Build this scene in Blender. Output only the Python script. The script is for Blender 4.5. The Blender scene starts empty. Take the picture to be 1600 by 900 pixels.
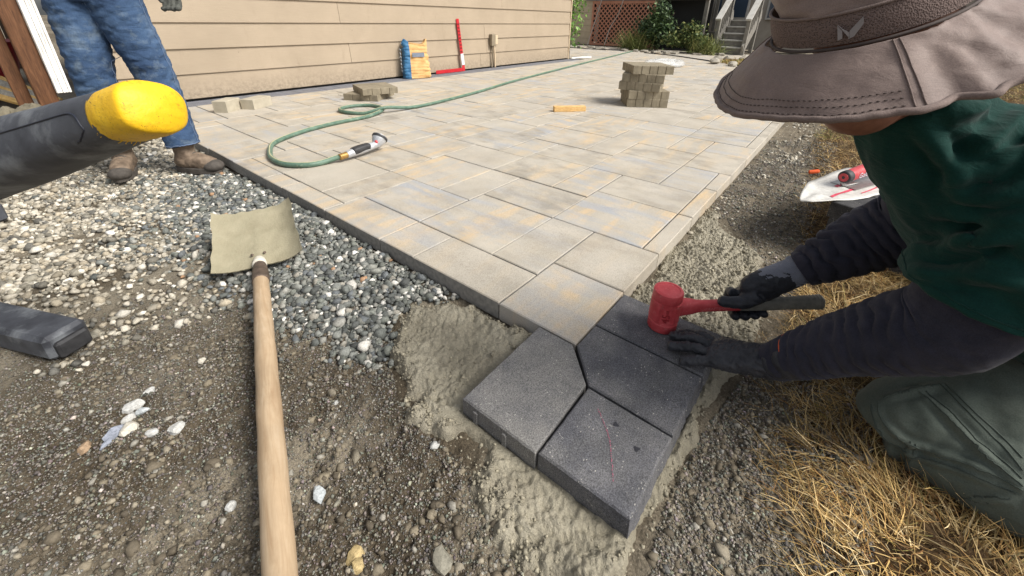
import bpy, bmesh, math, random
import numpy as np
from mathutils import Vector, Matrix
from mathutils.bvhtree import BVHTree

# ------------------------------------------------------------------ camera, sky, sun, exposure
scene = bpy.context.scene
COL = scene.collection
rng = np.random.default_rng(7)
random.seed(7)

CAM_H = 0.80                      # patio top is z = 0; X runs along the house, Y towards it
fwd = Vector((0.71451674, 0.5638725, -0.41414203))
rgt = Vector((0.6253409, -0.78017391, 0.01665595))
dwn = Vector((-0.31371098, -0.27088091, -0.91005986))
cam = bpy.data.cameras.new('camera')
camo = bpy.data.objects.new('camera', cam)
COL.objects.link(camo)
m3 = Matrix((rgt, -dwn, -fwd)).transposed()
camo.matrix_world = Matrix.Translation((0, 0, CAM_H)) @ m3.to_4x4()
cam.sensor_fit = 'HORIZONTAL'
cam.sensor_width = 36.0
cam.lens = 36.0 * 641.27 / 1600.0
cam.shift_y = -129.63 / 1600.0
cam.clip_start = 0.02
cam.clip_end = 400.0
scene.camera = camo

SUN_DIR = Vector((0.30, -1.0, 1.10)).normalized()     # towards the sun
sun_el = math.asin(SUN_DIR.z)
sun_az = math.atan2(SUN_DIR.x, SUN_DIR.y)
world = bpy.data.worlds.new('World')
scene.world = world
world.use_nodes = True
wt = world.node_tree
wt.nodes.clear()
sky = wt.nodes.new('ShaderNodeTexSky')
sky.sky_type = 'NISHITA'
sky.sun_disc = False
sky.sun_elevation = sun_el
sky.sun_rotation = sun_az
sky.air_density = 1.0
sky.dust_density = 3.0
sky.ozone_density = 1.0
hsv = wt.nodes.new('ShaderNodeHueSaturation')
hsv.inputs['Saturation'].default_value = 0.25
bg = wt.nodes.new('ShaderNodeBackground')
bg.inputs['Strength'].default_value = 0.11
wo = wt.nodes.new('ShaderNodeOutputWorld')
wt.links.new(sky.outputs[0], hsv.inputs['Color'])
wt.links.new(hsv.outputs[0], bg.inputs['Color'])
wt.links.new(bg.outputs[0], wo.inputs['Surface'])

sl = bpy.data.lights.new('sun', 'SUN')
sl.energy = 2.9
sl.angle = math.radians(24)
sl.color = (1.0, 0.95, 0.87)
so = bpy.data.objects.new('sun', sl)
so.rotation_euler = (-SUN_DIR).to_track_quat('-Z', 'Y').to_euler()
so.location = (2, -6, 6)
COL.objects.link(so)

scene.view_settings.view_transform = 'Standard'
scene.view_settings.look = 'None'
scene.view_settings.gamma = 1.0
scene.view_settings.use_curve_mapping = False
scene.view_settings.exposure = 0.55

# ------------------------------------------------------------------ helpers: noise
def _h(ix, iy, iz, seed):
    n = (ix.astype(np.int64) * 374761393 + iy.astype(np.int64) * 668265263 + iz.astype(np.int64) * 2147483647 + seed * 974634777)
    n = (n ^ (n >> 13)) * 1274126177
    n = n & 0x7fffffff
    n = (n ^ (n >> 16)) & 0xffffff
    return n / float(0xffffff)

def vnoise(x, y, z=None, seed=0):
    x = np.asarray(x, float); y = np.asarray(y, float)
    z = np.zeros_like(x) if z is None else np.asarray(z, float)
    x0 = np.floor(x); y0 = np.floor(y); z0 = np.floor(z)
    fx, fy, fz = x - x0, y - y0, z - z0
    u = fx * fx * (3 - 2 * fx); v = fy * fy * (3 - 2 * fy); w = fz * fz * (3 - 2 * fz)
    r = 0
    for dx in (0, 1):
        for dy in (0, 1):
            for dz in (0, 1):
                r = r + _h(x0 + dx, y0 + dy, z0 + dz, seed) * (u if dx else 1 - u) * (v if dy else 1 - v) * (w if dz else 1 - w)
    return r * 2 - 1

def fbm(x, y, z=None, sc=1.0, oct=4, seed=0, gain=0.5):
    r = 0; a = 1.0
    for o in range(oct):
        r = r + a * vnoise(np.asarray(x) * sc, np.asarray(y) * sc, None if z is None else np.asarray(z) * sc, seed + o * 17)
        sc *= 2.03; a *= gain
    return r

def sstep(a, b, x):
    t = np.clip((x - a) / (b - a), 0, 1)
    return t * t * (3 - 2 * t)

# ------------------------------------------------------------------ helpers: colour and material nodes
def S(r, g, b):
    f = lambda c: (c / 255 / 12.92) if c / 255 <= 0.04045 else ((c / 255 + 0.055) / 1.055) ** 2.4
    return (f(r), f(g), f(b), 1.0)

def G(v, t=(1, 1, 1)):
    return (v * t[0], v * t[1], v * t[2], 1.0)

class NT:
    def __init__(s, name):
        s.m = bpy.data.materials.new(name)
        s.m.use_nodes = True
        s.t = s.m.node_tree
        s.t.nodes.clear()
        s.out = s.t.nodes.new('ShaderNodeOutputMaterial')
        s.b = s.t.nodes.new('ShaderNodeBsdfPrincipled')
        s.t.links.new(s.b.outputs[0], s.out.inputs[0])
    def new(s, typ, **kw):
        n = s.t.nodes.new('ShaderNode' + typ)
        for k, v in kw.items():
            setattr(n, k, v)
        return n
    def put(s, sock, v):
        if isinstance(v, bpy.types.NodeSocket):
            s.t.links.new(v, sock)
        else:
            sock.default_value = v
    def pos(s, scale=(1, 1, 1), obj=False, rot=(0, 0, 0)):
        if obj:
            o = s.new('TexCoord').outputs['Object']
        else:
            o = s.new('NewGeometry').outputs['Position']
        mp = s.new('Mapping')
        mp.inputs['Scale'].default_value = scale
        mp.vector_type = 'TEXTURE' if any(rot) else 'POINT'
        if any(rot):
            mp.inputs['Rotation'].default_value = rot
            mp.inputs['Scale'].default_value = tuple(1.0 / q for q in scale)
        s.t.links.new(o, mp.inputs['Vector'])
        return mp.outputs[0]
    def noise(s, vec, scale, detail=4, rough=0.55, dist=0.0):
        n = s.new('TexNoise')
        s.put(n.inputs['Vector'], vec)
        n.inputs['Scale'].default_value = scale
        n.inputs['Detail'].default_value = detail
        n.inputs['Roughness'].default_value = rough
        n.inputs['Distortion'].default_value = dist
        return n.outputs['Fac']
    def voro(s, vec, scale, feature='F1', out='Distance', rand=1.0):
        n = s.new('TexVoronoi', feature=feature)
        s.put(n.inputs['Vector'], vec)
        n.inputs['Scale'].default_value = scale
        n.inputs['Randomness'].default_value = rand
        return n.outputs[out]
    def ramp(s, fac, stops):
        n = s.new('ValToRGB')
        s.put(n.inputs[0], fac)
        e = n.color_ramp.elements
        while len(e) < len(stops):
            e.new(0.5)
        for el, (p, c) in zip(e, stops):
            el.position = p
            el.color = c if not isinstance(c, (int, float)) else (c, c, c, 1)
        return n.outputs[0]
    def math(s, op, a, b=0.0, c=0.0):
        n = s.new('Math', operation=op)
        s.put(n.inputs[0], a); s.put(n.inputs[1], b); s.put(n.inputs[2], c)
        return n.outputs[0]
    def mix(s, fac, a, b, blend='MIX'):
        n = s.new('MixRGB', blend_type=blend)
        s.put(n.inputs[0], fac); s.put(n.inputs[1], a); s.put(n.inputs[2], b)
        return n.outputs[0]
    def attr(s, name, out='Color'):
        n = s.new('Attribute')
        n.attribute_name = name
        return n.outputs[out]
    def sep(s, col):
        n = s.new('SeparateColor')
        s.put(n.inputs[0], col)
        return n.outputs
    def bump(s, h, strength=0.5, dist=0.002, prev=None):
        n = s.new('Bump')
        n.inputs['Strength'].default_value = strength
        n.inputs['Distance'].default_value = dist
        s.put(n.inputs['Height'], h)
        if prev is not None:
            s.t.links.new(prev, n.inputs['Normal'])
        return n.outputs[0]
    def done(s, color, rough=0.8, normal=None, metal=0.0, spec=0.5, **kw):
        s.put(s.b.inputs['Base Color'], color)
        s.put(s.b.inputs['Roughness'], rough)
        s.b.inputs['Metallic'].default_value = metal
        s.b.inputs['Specular IOR Level'].default_value = spec
        if normal is not None:
            s.t.links.new(normal, s.b.inputs['Normal'])
        for k, v in kw.items():
            s.put(s.b.inputs[k], v)
        return s.m

def simple(name, c1, c2=None, scale=30, rough=0.7, bs=None, bstr=0.3, bd=0.001, metal=0.0, spec=0.5, stretch=(1, 1, 1), obj=False, lo=0.3, hi=0.7, detail=5, c3=None, scale3=6):
    n = NT(name)
    p = n.pos(stretch, obj)
    f = n.noise(p, scale, detail, 0.6)
    col = n.ramp(f, [(lo, c1), (hi, c2 or c1)])
    if c3 is not None:
        col = n.mix(n.ramp(n.noise(p, scale3, 5, 0.65), [(0.5, 0.0), (0.68, 1.0)]), col, c3)
    nm = None
    if bs:
        nm = n.bump(n.noise(p, bs, 4, 0.6), bstr, bd)
    return n.done(col, rough, nm, metal, spec)

# ------------------------------------------------------------------ helpers: meshes
def tag(o, label=None, cat=None, group=None, kind=None):
    if label: o['label'] = label
    if cat: o['category'] = cat
    if group: o['group'] = group
    if kind: o['kind'] = kind
    return o

def link(name, me, mat=None, parent=None):
    o = bpy.data.objects.new(name, me)
    COL.objects.link(o)
    if mat is not None and me is not None:
        if len(me.materials) == 0:
            me.materials.append(mat)
    if parent is not None:
        o.parent = parent
        o.matrix_parent_inverse = parent.matrix_world.inverted() if parent.type == 'EMPTY' and False else Matrix.Identity(4)
    return o

def rel(parent):
    """offset so that parts can be written in world coordinates under an Empty placed at its thing's base"""
    return Vector(parent.location) if parent is not None else Vector((0, 0, 0))

def mk(name, V, F, mat=None, parent=None, smooth=True, flat_angle=None):
    V = np.asarray(V, float).copy()
    if parent is not None:
        off = np.array(parent.get('_o', (0, 0, 0)))
        V = V - off
    me = bpy.data.meshes.new(name)
    me.from_pydata(V.tolist(), [], [list(map(int, f)) for f in F])
    me.update()
    if smooth:
        me.polygons.foreach_set('use_smooth', [True] * len(me.polygons))
    o = link(name, me, mat, parent)
    if smooth and flat_angle:
        me.set_sharp_from_angle(angle=math.radians(flat_angle))
    if parent is not None:
        o['_o'] = list(map(float, parent.get('_o', (0, 0, 0))))
    return o

def empty(name, loc, label=None, cat=None, group=None, kind=None):
    o = bpy.data.objects.new(name, None)
    o.empty_display_size = 0.1
    o.location = loc
    o['_o'] = [float(c) for c in loc]
    COL.objects.link(o)
    return tag(o, label, cat, group, kind)

def top(name, V, F, mat, label, cat, group=None, smooth=True, flat_angle=None, kind=None):
    o = mk(name, V, F, mat, None, smooth, flat_angle)
    o['_o'] = [0.0, 0.0, 0.0]
    return tag(o, label, cat, group, kind)

def join(*parts):
    V = []; F = []; n = 0
    for v, f in parts:
        v = np.asarray(v, float)
        V.append(v)
        F += [[i + n for i in q] for q in f]
        n += len(v)
    return np.concatenate(V), F

def frame(x, y=None):
    x = np.asarray(x, float); x = x / np.linalg.norm(x)
    y = np.array([0, 0, 1.0]) if y is None else np.asarray(y, float)
    z = np.cross(x, y)
    if np.linalg.norm(z) < 1e-6:
        z = np.cross(x, [1.0, 0, 0])
    z /= np.linalg.norm(z)
    y = np.cross(z, x)
    return x, y, z

def box(lo, hi, ch=0.0):
    """box from lo to hi, with all edges chamfered by ch"""
    lo = np.array(lo, float); hi = np.array(hi, float)
    if ch <= 0:
        V = [(x, y, z) for z in (lo[2], hi[2]) for y in (lo[1], hi[1]) for x in (lo[0], hi[0])]
        return np.array(V), [(0, 2, 3, 1), (4, 5, 7, 6), (0, 1, 5, 4), (2, 6, 7, 3), (0, 4, 6, 2), (1, 3, 7, 5)]
    V = []
    idx = {}
    for k in range(8):
        s = [(k >> a) & 1 for a in range(3)]
        for a in range(3):
            p = []
            for b in range(3):
                e = hi[b] if s[b] else lo[b]
                if b != a:
                    e += -ch if s[b] else ch
                p.append(e)
            idx[(k, a)] = len(V); V.append(p)
    F = []
    for a in range(3):
        b, c = (a + 1) % 3, (a + 2) % 3
        for s in (0, 1):
            ks = []
            for sb, sc in ((0, 0), (1, 0), (1, 1), (0, 1)):
                ks.append((s << a) | (sb << b) | (sc << c))
            q = [idx[(k, a)] for k in ks]
            F.append(q if s else q[::-1])
    for a in range(3):
        b, c = (a + 1) % 3, (a + 2) % 3
        for sb in (0, 1):
            for sc in (0, 1):
                k0 = (sb << b) | (sc << c); k1 = k0 | (1 << a)
                q = [idx[(k0, b)], idx[(k1, b)], idx[(k1, c)], idx[(k0, c)]]
                F.append(q if (sb ^ sc) == 0 else q[::-1])
    for k in range(8):
        q = [idx[(k, 0)], idx[(k, 1)], idx[(k, 2)]]
        n = bin(k).count('1')
        F.append(q if n % 2 == 1 else q[::-1])
    return np.array(V), F

def xform(vf, loc=(0, 0, 0), rot=(0, 0, 0), scale=(1, 1, 1), basis=None):
    V, F = vf
    V = np.asarray(V, float) * np.asarray(scale)
    if basis is not None:
        V = V @ np.array(basis)          # rows are the images of x, y, z
    else:
        R = np.array(Matrix.Rotation(rot[2], 3, 'Z') @ Matrix.Rotation(rot[1], 3, 'Y') @ Matrix.Rotation(rot[0], 3, 'X'))
        V = V @ R.T
    return V + np.asarray(loc), F

def prism(poly, z0, z1, ch=0.0, rough=0.0, seed=0):
    """vertical prism from a counter-clockwise outline, top edge chamfered"""
    P = np.array(poly, float)
    n = len(P)
    c = P.mean(0)
    V = []
    nxt = np.roll(P, -1, 0) - P
    nrm = np.stack([nxt[:, 1], -nxt[:, 0]], 1)
    nrm /= np.linalg.norm(nrm, axis=1)[:, None] + 1e-12
    av = nrm + np.roll(nrm, 1, 0)
    av /= np.linalg.norm(av, axis=1)[:, None] + 1e-12
    dot = (av * nrm).sum(1)
    ins = P - av * (ch / np.maximum(dot, 0.3))[:, None]
    for p in P: V.append((p[0], p[1], z0))
    F = []
    if ch > 0:
        for p in P: V.append((p[0], p[1], z1 - ch))
        for p in ins: V.append((p[0], p[1], z1))
        for i in range(n):
            j = (i + 1) % n
            F.append((i, j, n + j, n + i)); F.append((n + i, n + j, 2 * n + j, 2 * n + i))
        F.append(list(range(2 * n, 3 * n)))
    else:
        for p in P: V.append((p[0], p[1], z1))
        for i in range(n):
            j = (i + 1) % n
            F.append((i, j, n + j, n + i))
        F.append(list(range(n, 2 * n)))
    F.append(list(range(n))[::-1])
    return np.array(V), F

def catmull(P, m):
    P = np.asarray(P, float)
    n = len(P)
    Q = np.vstack([2 * P[0] - P[1], P, 2 * P[-1] - P[-2]])
    t = np.linspace(0, n - 1, m)
    i = np.minimum(t.astype(int), n - 2)
    f = (t - i)[:, None]
    p0, p1, p2, p3 = Q[i], Q[i + 1], Q[i + 2], Q[i + 3]
    return 0.5 * (2 * p1 + (p2 - p0) * f + (2 * p0 - 5 * p1 + 4 * p2 - p3) * f ** 2 + (3 * p1 - p0 - 3 * p2 + p3) * f ** 3)

def sweep(P, R, n=24, m=40, ref=(0, 0, 1), fn=None, cap=True, power=2.0, round_ends=(0, 0)):
    """tube along a smooth path; R is a radius or (a, b) per path point; fn(t, theta, arc) adds to the radius"""
    P = np.asarray(P, float)
    R = np.array([(r, r) if np.isscalar(r) else r for r in R], float)
    C = catmull(P, m) if len(P) > 2 else np.linspace(P[0], P[1], m)
    RR = catmull(R, m) if len(P) > 2 else np.linspace(R[0], R[1], m)
    T = np.gradient(C, axis=0)
    T /= np.linalg.norm(T, axis=1)[:, None] + 1e-12
    ref = np.asarray(ref, float)
    A = ref[None, :] - (T @ ref)[:, None] * T
    A /= np.linalg.norm(A, axis=1)[:, None] + 1e-9
    B = np.cross(T, A)
    s = np.concatenate([[0], np.cumsum(np.linalg.norm(np.diff(C, axis=0), axis=1))])
    if round_ends[0] or round_ends[1]:
        k = np.ones(m)
        for e, L in enumerate(round_ends):
            if L:
                q = s if e == 0 else s[-1] - s
                x = np.clip(1 - q / L, 0, 1)
                k *= np.sqrt(np.clip(1 - x * x, 0.0, 1)) * 0.97 + 0.03
        RR = RR * k[:, None]
    th = np.linspace(0, 2 * np.pi, n, endpoint=False)
    c, sn = np.cos(th), np.sin(th)
    if power != 2.0:
        e = 2.0 / power
        c2 = np.sign(c) * np.abs(c) ** e; s2 = np.sign(sn) * np.abs(sn) ** e
    else:
        c2, s2 = c, sn
    a = RR[:, 0:1] * np.ones((1, n)); b = RR[:, 1:2] * np.ones((1, n))
    d = 0.0
    if fn is not None:
        tt = np.linspace(0, 1, m)[:, None] * np.ones((1, n))
        d = fn(tt, th[None, :] * np.ones((m, 1)), s[:, None] * np.ones((1, n)))
    a = a + d; b = b + d
    V = C[:, None, :] + (a * c2)[:, :, None] * A[:, None, :] + (b * s2)[:, :, None] * B[:, None, :]
    V = V.reshape(-1, 3)
    F = []
    for i in range(m - 1):
        for j in range(n):
            k = (j + 1) % n
            F.append((i * n + j, i * n + k, (i + 1) * n + k, (i + 1) * n + j))
    if cap:
        V = np.vstack([V, C[0], C[-1]])
        i0 = m * n; i1 = i0 + 1
        for j in range(n):
            k = (j + 1) % n
            F.append((i0, k, j)); F.append((i1, (m - 1) * n + j, (m - 1) * n + k))
    return V, F

def tube(P, r, n=12, m=None, ref=(0.01, 0.02, 1)):
    return sweep(P, [r] * len(P), n=n, m=m or max(2, len(P) * 6), ref=ref)

def lathe(prof, n=32, axis=None, loc=(0, 0, 0)):
    """prof: list of (r, z); closed surface of revolution about z"""
    V = []; F = []
    th = np.linspace(0, 2 * np.pi, n, endpoint=False)
    for r, z in prof:
        for t in th: V.append((r * math.cos(t), r * math.sin(t), z))
    for i in range(len(prof) - 1):
        for j in range(n):
            k = (j + 1) % n
            F.append((i * n + j, i * n + k, (i + 1) * n + k, (i + 1) * n + j))
    F.append(list(range(n))[::-1]); F.append([(len(prof) - 1) * n + j for j in range(n)])
    V = np.array(V)
    if axis is not None:
        z, x, y = frame(axis, (0.3, 0.8, 0.1))
        V = V @ np.array([x, y, z])
    return V + np.asarray(loc), F

def ellipsoid(c, r, basis=None, n=24, m=14):
    V = []; F = []
    for i in range(m + 1):
        p = math.pi * i / m
        for j in range(n):
            t = 2 * math.pi * j / n
            V.append((math.sin(p) * math.cos(t) * r[0], math.sin(p) * math.sin(t) * r[1], -math.cos(p) * r[2]))
    for i in range(m):
        for j in range(n):
            k = (j + 1) % n
            F.append((i * n + j, i * n + k, (i + 1) * n + k, (i + 1) * n + j))
    V = np.array(V)
    if basis is not None:
        V = V @ np.array(basis)
    return V + np.asarray(c), F

def remesh(parts, voxel=0.006, smooth=3, factor=0.5):
    """fuse closed shapes into one continuous skin"""
    V, F = join(*parts)
    me = bpy.data.meshes.new('tmp')
    me.from_pydata(V.tolist(), [], [list(map(int, f)) for f in F])
    me.update()
    o = bpy.data.objects.new('tmp', me)
    COL.objects.link(o)
    md = o.modifiers.new('r', 'REMESH'); md.mode = 'VOXEL'; md.voxel_size = voxel
    if smooth:
        ms = o.modifiers.new('s', 'SMOOTH'); ms.factor = factor; ms.iterations = smooth
    dg = bpy.context.evaluated_depsgraph_get()
    ev = o.evaluated_get(dg)
    m2 = ev.to_mesh()
    n = len(m2.vertices)
    A = np.empty(n * 3); m2.vertices.foreach_get('co', A); A = A.reshape(-1, 3)
    Fo = [tuple(p.vertices) for p in m2.polygons]
    ev.to_mesh_clear()
    bpy.data.objects.remove(o); bpy.data.meshes.remove(me)
    return A, Fo

def normals(V, F):
    V = np.asarray(V); N = np.zeros_like(V)
    Q = np.array([f if len(f) == 4 else (f[0], f[1], f[2], f[2]) for f in F])
    fn = np.cross(V[Q[:, 2]] - V[Q[:, 0]], V[Q[:, 3]] - V[Q[:, 1]])
    for k in range(4):
        np.add.at(N, Q[:, k], fn)
    return N / (np.linalg.norm(N, axis=1)[:, None] + 1e-12)

def crumple(vf, amp=0.002, sc=40, oct=3, seed=0, ridge=False, stretch=(1, 1, 1)):
    V, F = vf
    N = normals(V, F)
    q = V * np.array(stretch)
    d = fbm(q[:, 0], q[:, 1], q[:, 2], sc, oct, seed)
    if ridge:
        d = 0.5 - np.abs(d)
    return V + N * (d * amp)[:, None], F

def colattr(o, name, cols):
    """per-vertex colour attribute"""
    me = o.data
    a = me.color_attributes.new(name, 'FLOAT_COLOR', 'POINT')
    c = np.ones((len(me.vertices), 4)); cols = np.asarray(cols, float)
    c[:, :cols.shape[1]] = cols
    a.data.foreach_set('color', c.ravel())

def bigmesh(name, V, tris, mat, cols=None, parent=None, smooth=False):
    """fast mesh from numpy triangles"""
    me = bpy.data.meshes.new(name)
    nv, nt = len(V), len(tris)
    me.vertices.add(nv); me.vertices.foreach_set('co', np.asarray(V, np.float32).ravel())
    me.loops.add(nt * 3); me.loops.foreach_set('vertex_index', np.asarray(tris, np.int32).ravel())
    me.polygons.add(nt)
    me.polygons.foreach_set('loop_start', np.arange(0, nt * 3, 3, dtype=np.int32))
    if smooth:
        me.polygons.foreach_set('use_smooth', np.ones(nt, bool))
    me.update(calc_edges=True)
    me.validate()
    o = link(name, me, mat, parent)
    if cols is not None:
        colattr(o, 'Col', cols)
    return o

def gridmesh(name, xs, ys, Z, mat, keep=None, cols=None, parent=None):
    nx, ny = len(xs), len(ys)
    X, Y = np.meshgrid(xs, ys, indexing='ij')
    V = np.stack([X, Y, Z], -1).reshape(-1, 3)
    i = np.arange(nx - 1)[:, None] * ny + np.arange(ny - 1)[None, :]
    q = np.stack([i, i + ny, i + ny + 1, i + 1], -1).reshape(-1, 4)
    if keep is not None:
        k = keep.reshape(-1)
        q = q[k[q].any(1)]
        used = np.unique(q)
        mp = -np.ones(len(V), int); mp[used] = np.arange(len(used))
        V = V[used]; q = mp[q]
        if cols is not None: cols = cols[used]
    t = np.concatenate([q[:, [0, 1, 2]], q[:, [0, 2, 3]]])
    return bigmesh(name, V, t, mat, cols, parent, True)

def text_mesh(txt, size, depth, mat, parent, basis, loc, name='lettering', bold=0.0):
    """raised or printed letters as a mesh: basis rows = right, up, out"""
    cu = bpy.data.curves.new('t', 'FONT')
    cu.body = txt; cu.size = size; cu.extrude = depth; cu.offset = bold
    cu.align_x = 'CENTER'; cu.align_y = 'CENTER'; cu.resolution_u = 2
    o = bpy.data.objects.new('t', cu); COL.objects.link(o)
    dg = bpy.context.evaluated_depsgraph_get()
    me = o.evaluated_get(dg).to_mesh()
    V = np.array([v.co[:] for v in me.vertices]); F = [tuple(p.vertices) for p in me.polygons]
    o.evaluated_get(dg).to_mesh_clear()
    bpy.data.objects.remove(o); bpy.data.curves.remove(cu)
    V, F = xform((V, F), loc, basis=basis)
    return mk(name, V, F, mat, parent, False)

def seam(vf_or_bvh, pts, r, mat, parent, name='seam', lift=0.0005, m=40, n=6):
    """thin cord laid on a surface"""
    P = catmull(np.array(pts, float), m)
    Q = []
    for p in P:
        loc, nor, i, d = vf_or_bvh.find_nearest(Vector(p))
        Q.append(np.array(loc) + np.array(nor) * lift)
    V, F = sweep(Q, [r] * len(Q), n=n, m=len(Q), ref=(0.31, 0.22, 0.92))
    return mk(name, V, F, mat, parent)

def ridges(vf, lines, w=.012, amp=.007):
    """raise cloth folds along polylines laid on the surface"""
    V, F = vf
    b = BVHTree.FromPolygons([tuple(v) for v in V], [tuple(f) for f in F])
    N_ = normals(V, F); out = V.copy()
    for ln in lines:
        P = catmull(np.array(ln, float), 26) if len(ln) > 2 else np.linspace(ln[0], ln[1], 26)
        P = np.array([b.find_nearest(Vector(p))[0][:] for p in P])
        d = np.full(len(V), 9.0); tt = np.zeros(len(V))
        for i in range(len(P) - 1):
            ab = P[i + 1] - P[i]; t = np.clip(((V - P[i]) @ ab) / (ab @ ab + 1e-12), 0, 1)
            q = np.linalg.norm(V - P[i] - t[:, None] * ab, axis=1)
            k = q < d; d[k] = q[k]; tt[k] = (i + t[k]) / (len(P) - 1)
        env = np.sin(np.clip(tt, 0.02, 1) * np.pi * .9) ** .7
        out += N_ * (amp * env * (np.exp(-(d / w) ** 2) - .55 * np.exp(-((d - 1.9 * w) / (.9 * w)) ** 2)))[:, None]
    return out, F

def bvh_of(vf):
    V, F = vf
    return BVHTree.FromPolygons([tuple(v) for v in V], [tuple(f) for f in F])

# ------------------------------------------------------------------ materials
def paver_mat():
    n = NT('paver_concrete')
    a = n.sep(n.attr('Col'))
    tan, blue, drk = a[0], a[1], a[2]
    p = n.pos()
    st = n.pos((1.6, 7, 1))
    s1 = n.noise(st, 1.7, 4, 0.55, 0.4)
    st2 = n.pos((7, 1.6, 1))
    s2 = n.noise(st2, 1.7, 4, 0.55, 0.4)
    base = n.ramp(n.noise(p, 3.5, 5, 0.6), [(0.3, S(164, 157, 145)), (0.7, S(186, 179, 167))])
    f1 = n.math('MULTIPLY', n.ramp(s1, [(0.47, 0.0), (0.68, 0.9)]), tan)
    c = n.mix(f1, base, S(202, 176, 138))
    f2 = n.math('MULTIPLY', n.ramp(s2, [(0.46, 0.0), (0.64, 0.95)]), blue)
    c = n.mix(f2, c, S(160, 163, 168))
    f3 = n.math('MULTIPLY', n.ramp(n.noise(n.pos((4, 2, 1)), 2.4, 5, 0.6), [(0.45, 0.0), (0.66, 0.95)]), drk)
    c = n.mix(f3, c, S(136, 130, 120))
    dust = n.ramp(n.noise(p, 1.1, 5, 0.65), [(0.4, 0.0), (0.75, 0.4)])
    c = n.mix(dust, c, S(188, 180, 164))
    sp = n.ramp(n.noise(p, 420, 2, 0.6), [(0.33, 0.62), (0.5, 1.0), (0.68, 1.2)])
    c = n.mix(0.8, c, sp, 'MULTIPLY')
    pit = n.ramp(n.voro(p, 95), [(0.05, 0.55), (0.12, 1.0)])
    pitm = n.ramp(n.noise(p, 40, 2), [(0.55, 0.0), (0.62, 1.0)])
    c = n.mix(pitm, c, n.mix(1.0, c, pit, 'MULTIPLY'))
    # the body below the facing layer is plain grey concrete
    z = n.new('SeparateXYZ'); n.put(z.inputs[0], n.new('NewGeometry').outputs['Normal'])
    side = n.ramp(z.outputs[2], [(0.25, 1.0), (0.55, 0.0)])
    c = n.mix(n.math('MULTIPLY', side, n.attr('Col', 'Alpha')), c, n.ramp(n.noise(p, 60, 4), [(0.3, S(122, 120, 117)), (0.7, S(152, 149, 143))]))
    h = n.math('ADD', n.noise(p, 330, 3, 0.7), n.math('MULTIPLY', n.noise(p, 60, 3), 0.8))
    return n.done(c, 0.88, n.bump(h, 0.55, 0.0016), spec=0.3)

def charcoal_mat(name='charcoal_concrete', lo=S(74, 75, 80), hi=S(100, 100, 105), dusty=0.55):
    n = NT(name)
    p = n.pos()
    c = n.ramp(n.noise(p, 14, 6, 0.65), [(0.3, lo), (0.7, hi)])
    d = n.math('MULTIPLY', n.ramp(n.noise(p, 5, 6, 0.7), [(0.42, 0.0), (0.72, 1.0)]), dusty)
    c = n.mix(d, c, S(128, 126, 122))
    c = n.mix(0.9, c, n.ramp(n.noise(p, 380, 2, 0.6), [(0.34, 0.5), (0.5, 1.0), (0.66, 1.5)]), 'MULTIPLY')
    fl = n.ramp(n.voro(n.pos((1, 1.7, 1)), 70), [(0.10, 1.0), (0.17, 0.0)])
    fm = n.ramp(n.noise(p, 19, 3), [(0.47, 0.0), (0.58, 1.0)])
    c = n.mix(n.math('MULTIPLY', n.math('MULTIPLY', fl, fm), 0.85), c, S(184, 181, 174))
    sc = n.ramp(n.noise(n.pos((6, 1, 1)), 55, 3, 0.5, 1.5), [(0.64, 0.0), (0.68, 1.0)])
    c = n.mix(n.math('MULTIPLY', n.math('MULTIPLY', sc, fm), 0.6), c, S(172, 170, 165))
    h = n.math('ADD', n.noise(p, 300, 3, 0.7), n.noise(p, 55, 4))
    return n.done(c, 0.86, n.bump(h, 0.8, 0.002), spec=0.35)

def ground_mat():
    n = NT('soil')
    a = n.sep(n.attr('Col'))                       # r: pale dust, g: straw, b: damp
    p = n.pos()
    c = n.ramp(n.noise(p, 9, 8, 0.72), [(0.25, S(88, 80, 68)), (0.5, S(120, 111, 96)), (0.75, S(154, 144, 126))])
    gr = n.ramp(n.noise(p, 190, 4, 0.75), [(0.28, 0.4), (0.5, 0.97), (0.7, 1.65)])
    c = n.mix(1.0, c, gr, 'MULTIPLY')
    pale = n.ramp(n.noise(p, 240, 4, 0.7), [(0.3, S(112, 104, 90)), (0.7, S(198, 190, 172))])
    c = n.mix(a[0], c, pale)
    dmp = n.ramp(n.noise(p, 210, 4, 0.75), [(0.3, S(50, 44, 36)), (0.7, S(112, 101, 84))])
    c = n.mix(a[2], c, dmp)
    straw = n.ramp(n.noise(p, 60, 6, 0.7), [(0.3, S(46, 36, 26)), (0.55, S(84, 66, 44)), (0.75, S(128, 104, 68))])
    c = n.mix(a[1], c, straw)
    h = n.math('ADD', n.math('MULTIPLY', n.noise(p, 150, 5, 0.75), 1.0), n.math('MULTIPLY', n.noise(p, 34, 4, 0.6), 1.5))
    return n.done(c, 0.95, n.bump(h, 1.0, 0.007), spec=0.2)

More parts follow.
